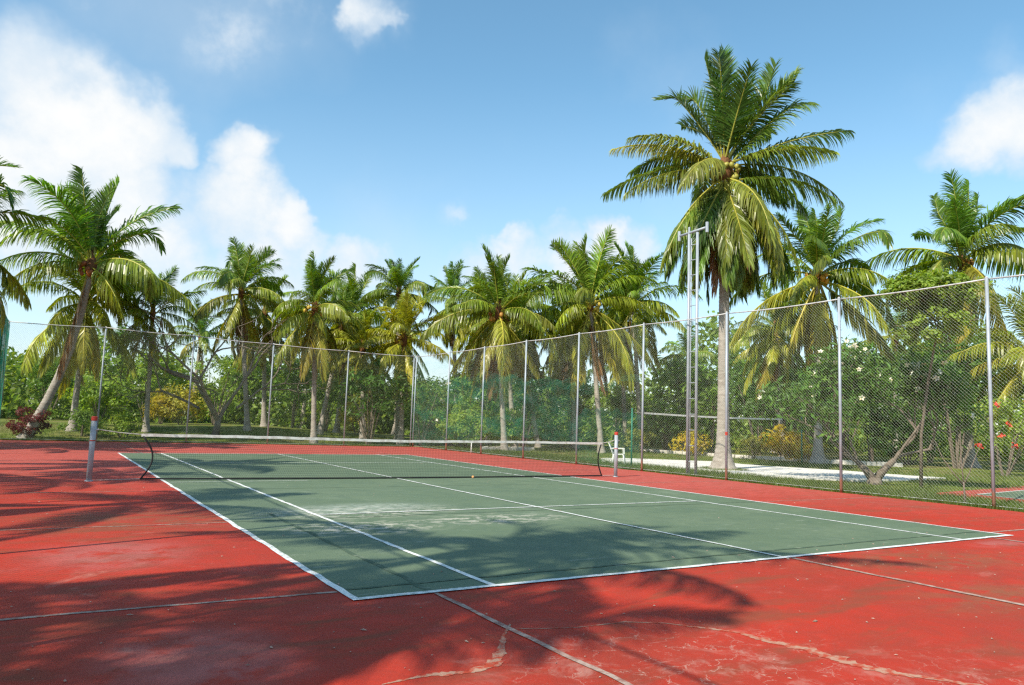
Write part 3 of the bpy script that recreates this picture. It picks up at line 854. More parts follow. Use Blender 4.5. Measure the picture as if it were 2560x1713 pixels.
CLASSES = {  # elevation at the crown, bend along the leaf, leaflet droop, v-lift
    'spear': (85, 14, 0.12, 0.55), 'young': (76, 34, 0.30, 0.45), 'up': (64, 62, 0.60, 0.35), 'arch': (48, 90, 0.95, 0.25),
    'wide': (28, 84, 1.2, 0.15), 'level': (8, 72, 1.4, 0.10), 'low': (-14, 56, 1.4, 0.05), 'drop': (-38, 40, 1.3, 0.0), 'hang': (-62, 22, 1.1, 0.0), 'dead': (-80, 8, 2.0, 0.0)}
LIB = {}
sd_ = 100
for cn, (el, be, dr, vl) in CLASSES.items():
    LIB[cn] = []
    for k in range(5):
        sd_ += 1
        rr = np.random.default_rng(sd_)
        kink = (0.5 + 0.35*rr.random(), rr.choice([-25, 40, 55])) if (k >= 3 and cn in ('up', 'arch', 'young', 'wide')) else None
        LIB[cn].append(frond_mesh('frond', 4.6, el + rr.normal()*5, be + rr.normal()*9, rr.choice([-1, 1])*rr.uniform(5, 75), dr, sd_, 84, 1.22, 0.066, vl, kink, (0.02, 0.05, 0.12, 0.08, 0.25)[k] if cn != 'dead' else 0.35))
V, Fs = uv_sphere(10, 8, (0.105, 0.105, 0.135))
mb = MB(); mb.add(V, Fs); NUT = mb.mesh('coconut', M_NUT, True)

def trunk_mesh(p0, p1, sag, r0, r1, flare, seed=0, ring=0.16, sides=12):
    """trunk from p0 to p1, bowed by sag, with leaf-scar rings and a swollen foot"""
    p0, p1, sag = np.array(p0, float), np.array(p1, float), np.array(sag, float)
    H = np.linalg.norm(p1 - p0)
    n = max(8, int(H/ring))*2
    r = np.random.default_rng(seed)
    t = np.linspace(0, 1, n + 1)
    P = p0 + (p1 - p0)*t[:, None] + sag*(np.sin(np.pi*t)*(1))[:, None]
    P[:, :2] += np.convolve(r.normal(size=n + 9), np.ones(9)/9, 'valid')[:, None]*0.015
    R = r0 + (r1 - r0)*t**0.8 + flare*np.exp(-t*H/0.42)
    R = R*(1 + np.where(np.arange(n + 1) % 2 == 0, 0.035, -0.035)) * (1 + r.normal(size=n + 1)*0.012)
    q = MB(); q.tube(P, R, sides)
    return q
GREENS = {k_: tuple(np.array(v_)*(2.2, 1.95, 1.4)) for k_, v_ in {'spear': (0.085, 0.150, 0.030), 'young': (0.060, 0.120, 0.020), 'up': (0.055, 0.115, 0.018), 'arch': (0.070, 0.125, 0.018), 'wide': (0.085, 0.135, 0.018),
          'level': (0.100, 0.140, 0.020), 'low': (0.125, 0.150, 0.022), 'drop': (0.120, 0.145, 0.020), 'hang': (0.140, 0.140, 0.022), 'dead': (0.115, 0.072, 0.04)}.items()}
MIX_FULL = [('spear', 2), ('young', 6), ('up', 5), ('arch', 5), ('wide', 4), ('level', 4), ('low', 4), ('drop', 5), ('hang', 5)]
MIX_OPEN = [('spear', 2), ('young', 6), ('up', 5), ('arch', 4), ('wide', 4), ('level', 3), ('low', 3), ('drop', 3), ('hang', 2)]
def add_frond(par, me, crown, az, s, col, jr, dz=0.0, tilt=(0, 0)):
    vv = 1 + jr.normal()*0.14
    c = tuple(max(0.004, x*max(0.6, vv)*(1 + jr.normal()*0.03)) for x in col)
    o = link('frond', me, par, (crown[0] + 0.12*math.cos(az), crown[1] + 0.12*math.sin(az), crown[2] + dz + jr.normal()*0.05), (jr.normal()*0.16, jr.normal()*0.09 + tilt[0]*math.cos(az) + tilt[1]*math.sin(az), az), s, c)
    return o
def palm(label, base, crown, R, mixl=MIX_FULL, seed=0, r0=0.17, r1=0.12, flare=0.14, sag=(0, 0, 0), nuts=0, nutcol=(0.42, 0.27, 0.05), yellow=0.0, dead=2, group='coconut palms round the court', name='coconut_palm', fronds=None, az0=None):
    jr = np.random.default_rng(seed)
    bx, by = base[0], base[1]
    bz = terrain(bx, by) - 0.05 if len(base) < 3 else base[2]
    t = thing(name, label, 'palm tree', (bx, by, float(bz)), group=group)
    cr = np.array((crown[0] - bx, crown[1] - by, crown[2] - bz), float)
    trunk_mesh((0, 0, 0), cr - np.array((0, 0, 0.25)), sag, r0, r1, flare, seed).build('trunk', M_TRUNK, t, True)
    # fibrous heart of the crown
    q = MB()
    q.tube([cr + np.array((0, 0, z)) for z in (-0.55, -0.3, 0.0, 0.35, 0.8)], [r1*1.1, r1*1.6, r1*1.7, r1*1.1, 0.03], 9)
    q.build('crown_heart', M_FIBRE, t, True)
    if fronds is None:
        hi_s = 0.86 + 0.3*jr.random(); tilt = jr.normal(size=2)*0.09
        k = 0; az = az0 if az0 is not None else jr.uniform(0, 6.28)
        for cn, cnt in mixl + [('dead', dead)]:
            for i in range(cnt):
                az += 2.39996 + jr.normal()*0.25
                if cn not in ('young', 'dead') and jr.random() < 0.12: continue
                me = LIB[cn][jr.integers(0, 5)]
                col = np.array(GREENS[cn])
                if cn != 'dead':
                    col = col*(1 - yellow) + np.array((0.44, 0.42, 0.03))*yellow
                    if cn in ('drop', 'hang', 'low') and jr.random() < 0.3: col = np.array((0.34, 0.33, 0.04))
                add_frond(t, me, cr, az, R/4.6*(0.82 + 0.34*jr.random())*(hi_s if cn in ('spear', 'young', 'up', 'arch') else 1.0)*{'spear': 0.66, 'young': 0.78, 'up': 0.88}.get(cn, 1.0), col, jr, {'spear': 0.35, 'young': 0.3, 'up': 0.2, 'low': -0.25, 'drop': -0.4, 'hang': -0.5, 'dead': -0.5}.get(cn, 0.0), tilt)
    else:
        for me, az, s, col, dz in fronds: add_frond(t, me, cr, az, s, col, jr, dz)
    for k in range(nuts):
        a = jr.uniform(0, 6.28); rr = jr.uniform(0.24, 0.56)
        link('coconut', NUT, t, (cr[0] + rr*math.cos(a), cr[1] + rr*math.sin(a), cr[2] + 0.02 - jr.uniform(0, 0.5)), (jr.normal()*0.5, jr.normal()*0.5, a), 0.85 + 0.35*jr.random(), tuple(np.array(nutcol)*(0.7 + 0.6*jr.random())))
    if nuts:
        for k in range(5):
            a = k*1.26 + jr.random()
            q = MB(); q.tube([cr + np.array((0.1*math.cos(a), 0.1*math.sin(a), 0.15)), cr + np.array((0.4*math.cos(a), 0.4*math.sin(a), 0.2)), cr + np.array((0.55*math.cos(a), 0.55*math.sin(a), -0.35))], [0.03, 0.025, 0.012], 5)
            q.build('fruit_stalk', M_FIBRE, t)
    return t

# the large palm beside the mast: leaf by leaf. view angle 0 = to the right, 90 = away, 180 = left, 270 = towards the court
VA = math.radians(-47)
big = []
def bf(view, elev, bend, L, droop, twist, col, seed, kink=None, vl=0.25, leaf=1.0, nl=84, rag=0.04):
    me = frond_mesh('frond', L, elev, bend, twist, droop, 900 + seed, nl, leaf, 0.06, vl, kink, rag)
    big.append((me, VA + math.radians(view), 0.84 if elev > 50 else 0.90, col, 0.35 if elev > 50 else (0.1 if elev > 0 else -0.55)))
G1, G2, G3, G4, YG, BR = (0.080, 0.145, 0.022), (0.105, 0.175, 0.024), (0.150, 0.210, 0.030), (0.220, 0.255, 0.036), (0.36, 0.33, 0.045), (0.26, 0.14, 0.075)
spec_big = [
    (100, 88, 6, 5.2, 0.10, 20, G1, None), (200, 80, 10, 5.0, 0.15, -20, G1, None), (250, 82, 14, 4.8, 0.15, 30, G1, None), (170, 72, 16, 4.9, 0.22, 25, G2, (0.85, 60)),
    (185, 62, 14, 4.7, 0.30, -40, G1, (0.82, 50)), (60, 78, 18, 5.0, 0.18, -20, G2, None), (15, 66, 12, 5.0, 0.25, 35, G2, (0.72, -18)), (350, 54, 16, 4.9, 0.35, 50, G3, None),
    (0, 47, 24, 4.6, 0.45, 60, G3, (0.85, 35)), (330, 60, 30, 4.4, 0.40, -20, G2, None), (280, 70, 26, 4.2, 0.3, 15, G1, None), (130, 60, 34, 4.7, 0.35, 30, G1, None), (45, 50, 40, 4.7, 0.5, -35, G1, None),
    (182, 40, 44, 5.2, 0.75, -30, YG, None), (205, 32, 60, 4.6, 0.85, 25, G4, None), (178, 12, 34, 5.4, 0.85, 20, G3, None), (195, 6, 44, 4.6, 1.0, -20, G4, None),
    (3, 22, 22, 5.2, 0.7, 70, G1, None), (350, 16, 40, 4.4, 0.8, -30, G4, None), (10, 4, 58, 5.4, 0.9, 20, G3, None), (345, -4, 52, 4.8, 0.95, -30, G3, None),
    (160, 24, 60, 4.6, 0.8, 30, G2, None), (110, 20, 60, 4.5, 0.8, 0, G2, None), (60, 15, 60, 4.6, 0.8, 0, G2, None), (30, 8, 55, 4.6, 0.85, 20, G2, None),
    (200, -28, 44, 5.0, 0.95, 20, G4, None), (212, -38, 38, 5.2, 0.9, -25, G3, None), (228, -52, 26, 4.8, 0.9, 20, G2, None), (300, -20, 58, 5.0, 0.9, -20, G4, None), (318, -30, 48, 5.2, 0.9, 15, YG, None), (335, -36, 42, 5.3, 0.9, -20, G4, None), (345, -44, 34, 5.2, 0.9, 20, G4, None), (325, -52, 26, 5.0, 0.9, 10, G3, None), (305, -60, 20, 4.6, 0.95, 0, G3, None),
    (270, -58, 26, 4.6, 0.95, 0, G4, None), (150, -40, 40, 4.8, 0.9, 0, G3, None), (100, -45, 36, 4.8, 0.9, 0, G3, None), (60, -45, 36, 4.8, 0.9, 0, G3, None), (20, -48, 30, 5.0, 0.9, 0, G3, None), (190, -60, 20, 4.4, 0.9, 0, G4, None), (250, 5, 62, 4.2, 0.9, 0, G4, None),
    (255, -82, 6, 4.2, 1.8, 0, BR, None), (275, -84, 5, 4.8, 1.8, 0, BR, None), (300, -80, 8, 3.8, 1.8, 0, BR, None), (235, -80, 8, 3.6, 1.8, 0, BR, None), (180, -78, 8, 3.8, 1.8, 0, BR, None), (120, -80, 8, 4.0, 1.8, 0, BR, None)]
for i in range(20):
    spec_big.append((i*18 + 5, -46 - (i*7) % 24, 30 - (i*5) % 14, 5.2 - 0.1*(i % 5), 0.8, (i % 3 - 1)*25, (G2, G3, G1, G4)[i % 4], None))
for i, (vw, el, be, L, dr, tw, col, kk) in enumerate(spec_big):
    bf(vw, el, be, L, dr*(1.0 if el > 50 else 1.35), tw, col, i, kk, 0.45 if el > 55 else 0.15, 1.25, 100, 0.04 if col is not BR else 0.45)
palm('tallest coconut palm with green nuts and hanging brown fronds beside the mast', (14.4, 2.4), (14.45, 2.4, 11.9), 4.9, seed=3, r0=0.25, r1=0.17, flare=0.42, nuts=26, nutcol=(0.30, 0.27, 0.05), fronds=big)

PALMS = [
 # label, base, crown, R, kwargs
 ('coconut palm with orange nuts just right of the tallest palm', (25.4, 6.3), (25.5, 6.3, 9.6), 4.9, dict(seed=11, nuts=22, nutcol=(0.55, 0.26, 0.03), r0=0.22, flare=0.35)),
 ('coconut palm above the leafy creeper at the right edge', (33.6, 3.2), (33.4, 3.2, 11.0), 5.3, dict(seed=12, mixl=MIX_OPEN, nuts=26, nutcol=(0.36, 0.17, 0.04), r0=0.24, flare=0.4, dead=0)),
 ('leaning coconut palm with curved trunk near the left edge', (-8.5, 24.3), (-6.45, 23.8, 8.5), 4.9, dict(seed=23, mixl=[('spear', 2), ('young', 6), ('up', 5), ('arch', 4), ('wide', 4), ('level', 4), ('low', 2)], nuts=10, nutcol=(0.36, 0.10, 0.03), sag=(0.35, 0, -0.25), r0=0.21, r1=0.16, flare=0.16, dead=1)),
 ('low coconut palm with straight trunk behind the leaning palm', (-6.5, 27.5), (-6.35, 27.5, 7.1), 4.0, dict(seed=14, yellow=0.25, r0=0.16, flare=0.2, dead=1)),
 ('coconut palm cut off by the left edge of the picture', (-12.1, 17.5), (-11.5, 16.6, 7.9), 4.2, dict(seed=15, nuts=0, dead=1)),
 ('slim young palm between the leaning palm and the bare branches', (-3.0, 27.6), (-3.15, 27.6, 6.9), 2.7, dict(seed=16, mixl=MIX_OPEN, r0=0.13, r1=0.09, dead=1)),
 ('coconut palm rising right of the bare branched tree', (2.6, 28.7), (1.75, 28.9, 8.9), 3.3, dict(seed=17, yellow=0.05, r0=0.15)),
 ('coconut palm with yellow nuts and dead skirt close behind the far fence', (5.0, 23.4), (4.65, 23.5, 7.6), 3.2, dict(seed=18, nuts=14, nutcol=(0.50, 0.36, 0.05), dead=5, yellow=0.05, r0=0.15)),
 ('thin trunked palm standing just right of the palm with the dead skirt', (6.9, 28.5), (7.9, 28.4, 7.4), 2.9, dict(seed=19, dead=2, yellow=0.05)),
 ('tall palm rising behind the yellow palm', (11.9, 27.8), (11.5, 27.9, 9.8), 3.0, dict(seed=20, mixl=MIX_OPEN, dead=2)),
 ('short yellow fronded palm behind the corner of the fences', (10.2, 23.4), (10.1, 23.4, 6.3), 3.1, dict(seed=21, yellow=0.75, nuts=4, dead=2)),
 ('dark green palm rising just right of the fence corner', (16.4, 28.0), (15.7, 28.3, 9.8), 3.1, dict(seed=22, mixl=MIX_OPEN)),
 ('coconut palm with broad drooping fronds, left of the yellow nut palm', (13.3, 16.7), (12.8, 17.0, 7.5), 4.0, dict(seed=24, nuts=8, nutcol=(0.45, 0.22, 0.04), yellow=0.12, dead=3, r0=0.15)),
 ('slanting thin palm trunk between the two broad coconut palms', (19.4, 22.6), (18.2, 23.3, 7.8), 3.3, dict(seed=25, yellow=0.1, r0=0.14)),
 ('coconut palm with bright yellow nuts left of the mast', (19.0, 15.6), (18.3, 16.0, 8.5), 4.5, dict(seed=26, nuts=18, nutcol=(0.55, 0.42, 0.06), yellow=0.12, dead=3, r0=0.16, az0=1.0)),
 ('coconut palm just left of the mast, crown against the sky', (24.5, 18.5), (23.9, 18.8, 9.4), 4.0, dict(seed=27, mixl=MIX_OPEN, r0=0.16)),
 ('small palm with yellowing fronds between the skirted palm and the yellow palm', (9.1, 26.7), (8.8, 26.8, 5.9), 2.2, dict(seed=28, yellow=0.5)),
 ('low palm seen through the fence between mast and rightmost posts', (27.6, 10.2), (27.3, 10.4, 7.3), 3.2, dict(seed=29, yellow=0.15)),
 ('palm with yellowish fronds between the dead skirt palm and the tall palm', (9.0, 31.5), (9.6, 31.6, 8.3), 3.5, dict(seed=31, yellow=0.2, dead=3)),
 ('palm overlapping the dark green palm right of the fence corner', (18.0, 26.5), (17.2, 26.6, 8.9), 3.6, dict(seed=32, yellow=0.2, dead=3)),
 ('full crowned palm half hidden behind the broad drooping palm', (16.6, 21.0), (15.9, 21.3, 7.6), 3.6, dict(seed=33, yellow=0.25, nuts=8, dead=3)),
 ('palm with drooping fronds crowding the yellow nut palm from the left', (21.5, 21.4), (21.0, 21.7, 8.2), 3.8, dict(seed=34, yellow=0.2, dead=3)),
 ('palm filling the gap between the yellow nut palm and its right neighbour', (27.0, 23.0), (26.6, 23.2, 9.2), 3.9, dict(seed=35, yellow=0.15, dead=3)),
 ('palm in the gap left of the dead skirt palm', (4.6, 33.0), (4.2, 33.2, 8.2), 3.4, dict(seed=36, yellow=0.15, dead=3)),
 ('palm at the right edge behind the last fence post', (30.5, -1.5), (30.4, -1.3, 5.5), 3.6, dict(seed=30, yellow=0.35)),
]
for lab, b0, c0, R_, kw in PALMS: palm(lab, b0, c0, R_, **kw)

# palms outside the picture on the left whose crowns shade the court
for lab, S, h, R_, sd2 in [
    ('palm beside the left fence shading the near baseline', (-3.5, -10.2), 9.4, 3.9, 51),
    ('palm left of the camera shading the near left corner', (-8.0, -13.0), 8.2, 4.0, 52),
    ('palm outside the left fence shading the near service box', (-6.6, -4.1), 9.2, 3.4, 53),
    ('palm outside the left fence shading the left net post', (-8.0, 1.6), 8.2, 3.8, 54),
    ('palm outside the left fence shading the far service box', (-4.6, 5.8), 9.6, 3.6, 55),
    ('palm outside the left fence shading the far left corner', (-7.6, 15.5), 8.0, 4.0, 56)]:
    k = (h/math.tan(rad(SUN_EL)))
    c0 = (S[0] - k*math.sin(rad(SHADOW_AZ)), S[1] - k*math.cos(rad(SHADOW_AZ)), h)
    palm(lab, (c0[0] - 0.8, c0[1] - 0.3), c0, R_, mixl=[('young', 3), ('up', 3), ('arch', 3), ('wide', 4), ('level', 3), ('low', 2), ('drop', 2)], seed=sd2, dead=1, group='palms left of the court')

# ------------------------------------------------------------------ shrubs and trees
def leaf_quads(P, N, size, r, fold=0.25, aspect=0.45):
    """diamond leaves at points P, facing roughly N"""
    n = len(P)
    N = N + r.normal(size=(n, 3))*0.55
    N /= np.linalg.norm(N, axis=1)[:, None] + 1e-9
    a = r.normal(size=(n, 3)); a -= N*np.sum(a*N, 1)[:, None]; a /= np.linalg.norm(a, axis=1)[:, None] + 1e-9
    a[:, 2] -= 0.25; a /= np.linalg.norm(a, axis=1)[:, None]
    b_ = np.cross(N, a)
    s = size*(0.65 + 0.7*r.random(n))[:, None]
    V = np.stack([P - a*s*0.5, P + b_*s*aspect*0.5 + N*s*fold*0.3, P + a*s*0.5, P - b_*s*aspect*0.5 + N*s*fold*0.3], 1).reshape(-1, 3)
    i = np.arange(n)*4
    return V, np.stack([i, i+1, i+2, i+3], 1)
def clump_cloud(r, nclump, per, ext, clump_r, lift=0.0, base_cut=-1.0):
    """points spread in clumps through an ellipsoid of half-axes ext"""
    d = r.normal(size=(nclump, 3)); d /= np.linalg.norm(d, axis=1)[:, None]
    rad_ = r.random(nclump)**0.45
    C = d*rad_[:, None]*np.array(ext)
    C[:, 2] = np.maximum(C[:, 2], base_cut*ext[2])
    cr = clump_r*(0.6 + 0.8*r.random(nclump))
    o = r.normal(size=(nclump, per, 3)); o /= np.linalg.norm(o, axis=2)[:, :, None]
    o *= (r.random((nclump, per, 1))**0.4)
    P = C[:, None, :] + o*cr[:, None, None]*np.array((1, 1, 0.75))
    N = o + np.array((0, 0, 0.6)) + 0.4*(C/np.array(ext))[:, None, :]
    return P.reshape(-1, 3) + np.array((0, 0, lift)), N.reshape(-1, 3), C + np.array((0, 0, lift))
def shrub_meshes(seed, ext, nclump, per, clump_r, leaf, h, stems=5, aspect=0.45):
    r = np.random.default_rng(seed)
    P, N, C = clump_cloud(r, nclump, per, ext, clump_r, h - ext[2]*0.95, -0.95)
    P[:, 2] = np.maximum(P[:, 2], 0.03)
    V, Fq = leaf_quads(P, N, leaf, r, aspect=aspect)
    q = MB(); q.addq(V, Fq); fol = q.mesh('foliage', M_LEAF)
    q = MB()
    for k in range(stems):
        c = C[r.integers(0, len(C))]
        mid = c*0.5 + np.array((r.normal()*0.1, r.normal()*0.1, 0.1*h))
        q.tube([(c[0]*0.08, c[1]*0.08, -0.08), mid, c], [0.035, 0.025, 0.008], 5)
    st = q.mesh('stem', M_BARK)
    return fol, st
SH = {
 'round': [shrub_meshes(200 + k, (1.5, 1.5, 1.1), 46, 60, 0.42, 0.20, 2.4) for k in range(3)],
 'tall': [shrub_meshes(220 + k, (1.7, 1.7, 1.7), 50, (80, 50, 34)[k], 0.5, (0.17, 0.26, 0.38)[k], 4.7, 8, (0.45, 0.4, 0.32)[k]) for k in range(3)],
 'loose': [shrub_meshes(240 + k, (1.8, 1.8, 1.4), 36, (60, 40, 30)[k], 0.45, (0.14, 0.24, 0.34)[k], 4.0, 11, (0.5, 0.4, 0.3)[k]) for k in range(3)],
 'low': [shrub_meshes(260 + k, (0.8, 0.8, 0.5), 26, 44, 0.24, 0.12, 1.05, 5) for k in range(3)],
 'strap': [shrub_meshes(280 + k, (0.9, 0.9, 0.7), 26, 26, 0.35, 0.42, 1.5, 4, 0.16) for k in range(2)],
}
def shrub(kind, var, label, x, y, s, col, cat='bush', name='bush', group=None, zs=1.0):
    t = thing(name, label, cat, (x, y, float(terrain(x, y))), (x*3.1 + y) % 6.28, group)
    fol, st = SH[kind][var]
    link('foliage', fol, t, (0, 0, 0), (0, 0, 0), (s, s, s*zs), col)
    link('stem', st, t, (0, 0, 0), (0, 0, 0), (s, s, s*zs))
    return t
DG, MG, LG, YL, OL, RD = (0.085, 0.170, 0.024), (0.145, 0.235, 0.030), (0.230, 0.310, 0.042), (0.55, 0.43, 0.03), (0.27, 0.275, 0.044), (0.13, 0.018, 0.016)
def dirpos(az, d): return (CAM.x + d*math.sin(rad(az)), CAM.y + d*math.cos(rad(az)))

shr = [ # kind, variant, label, azimuth from the camera position, distance, scale, colour
 ('round', 0, 'dark red leaved bush at the foot of the leaning palm', -0.6, 42.5, 0.62, RD),
 ('low', 0, 'small green bush right of the dark red bush', 2.3, 44.0, 1.3, MG),
 ('round', 1, 'dense bush with pale leaf tips in the leftmost bay of the far fence', 3.2, 53.0, 1.5, MG),
 ('tall', 0, 'tall dark thicket behind the leftmost fence bay', 0.2, 56.0, 1.05, DG),
 ('tall', 1, 'tall thicket behind the slim young palm', 6.0, 57.0, 1.15, MG),
 ('strap', 0, 'yellow strap leaved plant by the slim young palm', 6.9, 50.0, 1.5, (0.26, 0.24, 0.03)),
 ('round', 2, 'olive bush left of the second far fence post', 8.2, 50.0, 1.15, OL),
 ('loose', 0, 'loose leafy tree crown under the bare branches', 10.4, 52.0, 1.45, MG),
 ('tall', 2, 'dark thicket behind the bare branched tree', 12.3, 58.0, 1.25, DG),
 ('tall', 1, 'dark dense bush in the third fence bay from the left corner', 15.6, 50.0, 1.05, DG),
 ('loose', 1, 'leafy bush behind the palm with the dead skirt', 18.0, 49.0, 1.15, DG),
 ('round', 1, 'yellow green bush right of the palm with the dead skirt', 20.2, 47.5, 1.0, OL),
 ('loose', 2, 'bushy dark tree in the fourth fence bay by the corner', 21.2, 44.5, 1.1, DG),
 ('tall', 0, 'tall yellowish thicket behind the short yellow palm', 20.6, 56.0, 1.3, (0.16, 0.17, 0.025)),
 ('loose', 0, 'bush with white blossoms behind the green netting corner', 25.0, 45.0, 1.05, MG),
 ('round', 2, 'bush behind the green netting below the broad palm', 27.0, 46.0, 1.1, MG),
 ('tall', 2, 'dark green tree behind the torn netting', 29.4, 52.0, 1.1, MG),
 ('loose', 1, 'leafy tree behind the palm with bright yellow nuts', 32.6, 50.0, 1.2, DG),
 ('tall', 1, 'leafy tree behind the white chair', 36.2, 53.0, 1.05, MG),
 ('low', 1, 'sparse bush left of the mast beside the kerb', 40.8, 46.0, 1.5, OL),
 ('round', 1, 'leafy bush behind the ladder mast', 43.2, 50.0, 1.2, MG),
 ('low', 2, 'yellow croton bush just left of the tallest palm trunk', 45.0, 44.5, 1.25, YL),
 ('tall', 2, 'leafy tree behind the trunk of the tallest palm', 46.5, 52.0, 1.15, MG),
 ('low', 0, 'pale leaved shrub right of the tallest palm trunk', 49.3, 43.5, 1.2, OL),
 ('tall', 0, 'dark leafy tree right of the tallest palm', 49.8, 50.0, 1.2, DG),
 ('strap', 1, 'tall yellow croton bush between palm trunks on the right', 51.5, 43.0, 1.25, YL),
 ('low', 1, 'round yellow croton bush left of the right hand palm trunk', 53.2, 42.0, 1.05, YL),
 ('loose', 2, 'dark tree behind the frangipani', 53.0, 48.0, 1.3, DG),
 ('tall', 1, 'dark green tree filling the gap before the right palm trunk', 57.0, 47.0, 1.2, DG),
 ('round', 2, 'deep green bush right of the frangipani trunk', 59.2, 46.0, 1.2, DG),
 ('tall', 2, 'dark tree at the right edge behind the last post', 62.0, 44.0, 1.3, DG),
 ('low', 2, 'low green bush at the grass edge behind the left net post', 4.6, 43.5, 1.1, LG),
 ('round', 1, 'bright green bush behind the green netting, second bay from the corner', 28.2, 43.0, 0.9, LG),
 ('round', 0, 'bright bush between the two trunks left of the chair', 31.2, 44.0, 0.9, LG),
 ('tall', 0, 'tall green tree between the mast and the palm left of it', 39.6, 56.0, 1.0, MG),
 ('tall', 1, 'tall leafy tree behind the volleyball net', 44.4, 55.0, 1.25, MG),
 ('tall', 2, 'tall leafy tree over the second green post', 51.4, 54.0, 1.35, DG),
 ('tall', 0, 'tall dark tree behind the right hand palm trunk', 60.4, 52.0, 1.45, MG),
 ('tall', 1, 'tall green tree between frangipani and right palm', 55.2, 53.0, 1.4, MG),
 ('loose', 0, 'light green bush with red flowers at the right edge', 64.6, 38.0, 0.85, LG),
]
for kind, var, lab, az, d, s, col in shr:
    x, y = dirpos(az, d)
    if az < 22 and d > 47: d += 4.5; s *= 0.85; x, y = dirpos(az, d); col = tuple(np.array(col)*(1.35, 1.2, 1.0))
    if kind in ('round', 'tall', 'loose') and col is not RD: s = s*1.1; col = tuple(c_*1.15 for c_ in col)
    t = shrub(kind, var, lab, x, y, s, col, group='bushes beyond the fence')
    if 'red flowers' in lab or 'white blossoms' in lab:
        r = np.random.default_rng(5)
        hz_ = 4.0*s
        for k in range(9):
            a = r.uniform(0, 6.28); rr = r.uniform(0.8, 1.7)*s
            mbb = MB()
            P = r.normal(size=(7, 3))*0.07; V, Fq = leaf_quads(P, r.normal(size=(7, 3)), 0.16, r, aspect=0.8); mbb.addq(V, Fq)
            mbb.build('blossom', M_REDPETAL if 'red' in lab else M_PETAL, t, False, (rr*math.cos(a), rr*math.sin(a), r.uniform(0.25, 0.85)*hz_))

# branching trees
def grow(q, r, p, d, length, radius, depth, tips, spread=0.6, up_=0.15, minr=0.006, kids=(2, 3), sides=6):
    n = 4
    pts = [p]; dd = d.copy()
    for k in range(n):
        dd = dd + r.normal(size=3)*0.13 + np.array((0, 0, up_*0.3)); dd /= np.linalg.norm(dd)
        pts.append(pts[-1] + dd*length/n)
    r1 = max(minr, radius*0.66)
    q.tube(pts, np.linspace(radius, r1, n + 1), max(3, sides), cap=False)
    if depth == 0:
        tips.append((pts[-1], dd)); return
    for k in range(r.integers(kids[0], kids[1] + 1)):
        nd = dd + r.normal(size=3)*spread; nd[2] = nd[2]*0.8 + up_; nd /= np.linalg.norm(nd)
        grow(q, r, pts[-1] - dd*length*0.08*k, nd, length*r.uniform(0.62, 0.85), r1, depth - 1, tips, spread, up_, minr, kids, sides - 1)

# frangipani: forked trunk, crooked limbs, leaves at the branch ends, white blossoms
fr_t = thing('frangipani_tree', 'frangipani tree with forked trunk and white blossoms behind the right fence', 'tree', (14.42, -3.8, float(terrain(14.42, -3.8))))
r = np.random.default_rng(77)
q = MB(); tips = []
lv = np.array((math.cos(VA), math.sin(VA), 0))
q.tube([(0, 0, -0.1), (0.0, 0, 0.08), (0, 0, 0.22)], [0.30, 0.22, 0.19], 10)
for sgn, len_ in ((-1, 0.8), (1, 0.95)):
    d0 = lv*sgn*0.62 + np.array((0, 0, 0.72))
    base_ = np.array((0, 0, 0.12)); mid = base_ + d0*len_
    q.tube([base_, base_ + d0*len_*0.5 + np.array((0, 0, 0.03)), mid], [0.15, 0.11, 0.085], 9)
    for k in range(3):
        nd = d0*0.5 + lv*sgn*0.3*k + r.normal(size=3)*0.35 + np.array((0, 0, 0.3)); nd /= np.linalg.norm(nd)
        grow(q, r, mid - d0*0.05*k, nd, 1.22, 0.05, 4, tips, 0.6, 0.2, 0.012, (2, 3), 7)
q.build('trunk', M_BARK, fr_t, True)
tp = np.array([t_[0] for t_ in tips]); td = np.array([t_[1] for t_ in tips])
keep = (tp[:, 2] > 1.0)
tp, td = tp[keep], td[keep]
sel = r.random(len(tp)) < min(1.0, 700/len(tp)); tp, td = tp[sel], td[sel]
P = np.repeat(tp, 30, 0) + r.normal(size=(len(tp)*30, 3))*0.24
N = np.repeat(td, 30, 0) + r.normal(size=(len(tp)*30, 3))*0.6
V, Fq = leaf_quads(P, N, 0.24, r, aspect=0.34)
q = MB(); q.addq(V, Fq); link('crown', q.mesh('crown', M_LEAF), fr_t, color=(0.105, 0.205, 0.030))
mbb = MB(); pet = np.array([(math.cos(a), math.sin(a), 0.25) for a in np.arange(5)*1.2566])
for d in pet:
    s_ = np.cross(d, (0, 0, 1)); s_ /= np.linalg.norm(s_)
    mbb.add([d*0.012, d*0.05 + s_*0.03, d*0.10, d*0.05 - s_*0.03], [(0, 1, 2, 3)])
BLO = mbb.mesh('blossom', M_PETAL)
order = np.argsort(-(tp[:, 2] + 1.3*r.normal(size=len(tp)) - 0.6*(tp @ np.array((math.sin(rad(47)), math.cos(rad(47)), 0)))))
for k in order[:60]:
    for j in range(1 + k % 3):
        link('blossom', BLO, fr_t, tuple(tp[k] + r.normal(size=3)*0.09 + np.array((-0.22, -0.2, 0.16))), (r.normal()*0.9 + 0.5, r.normal()*0.8, r.uniform(0, 6)), 0.75 + 0.45*r.random())

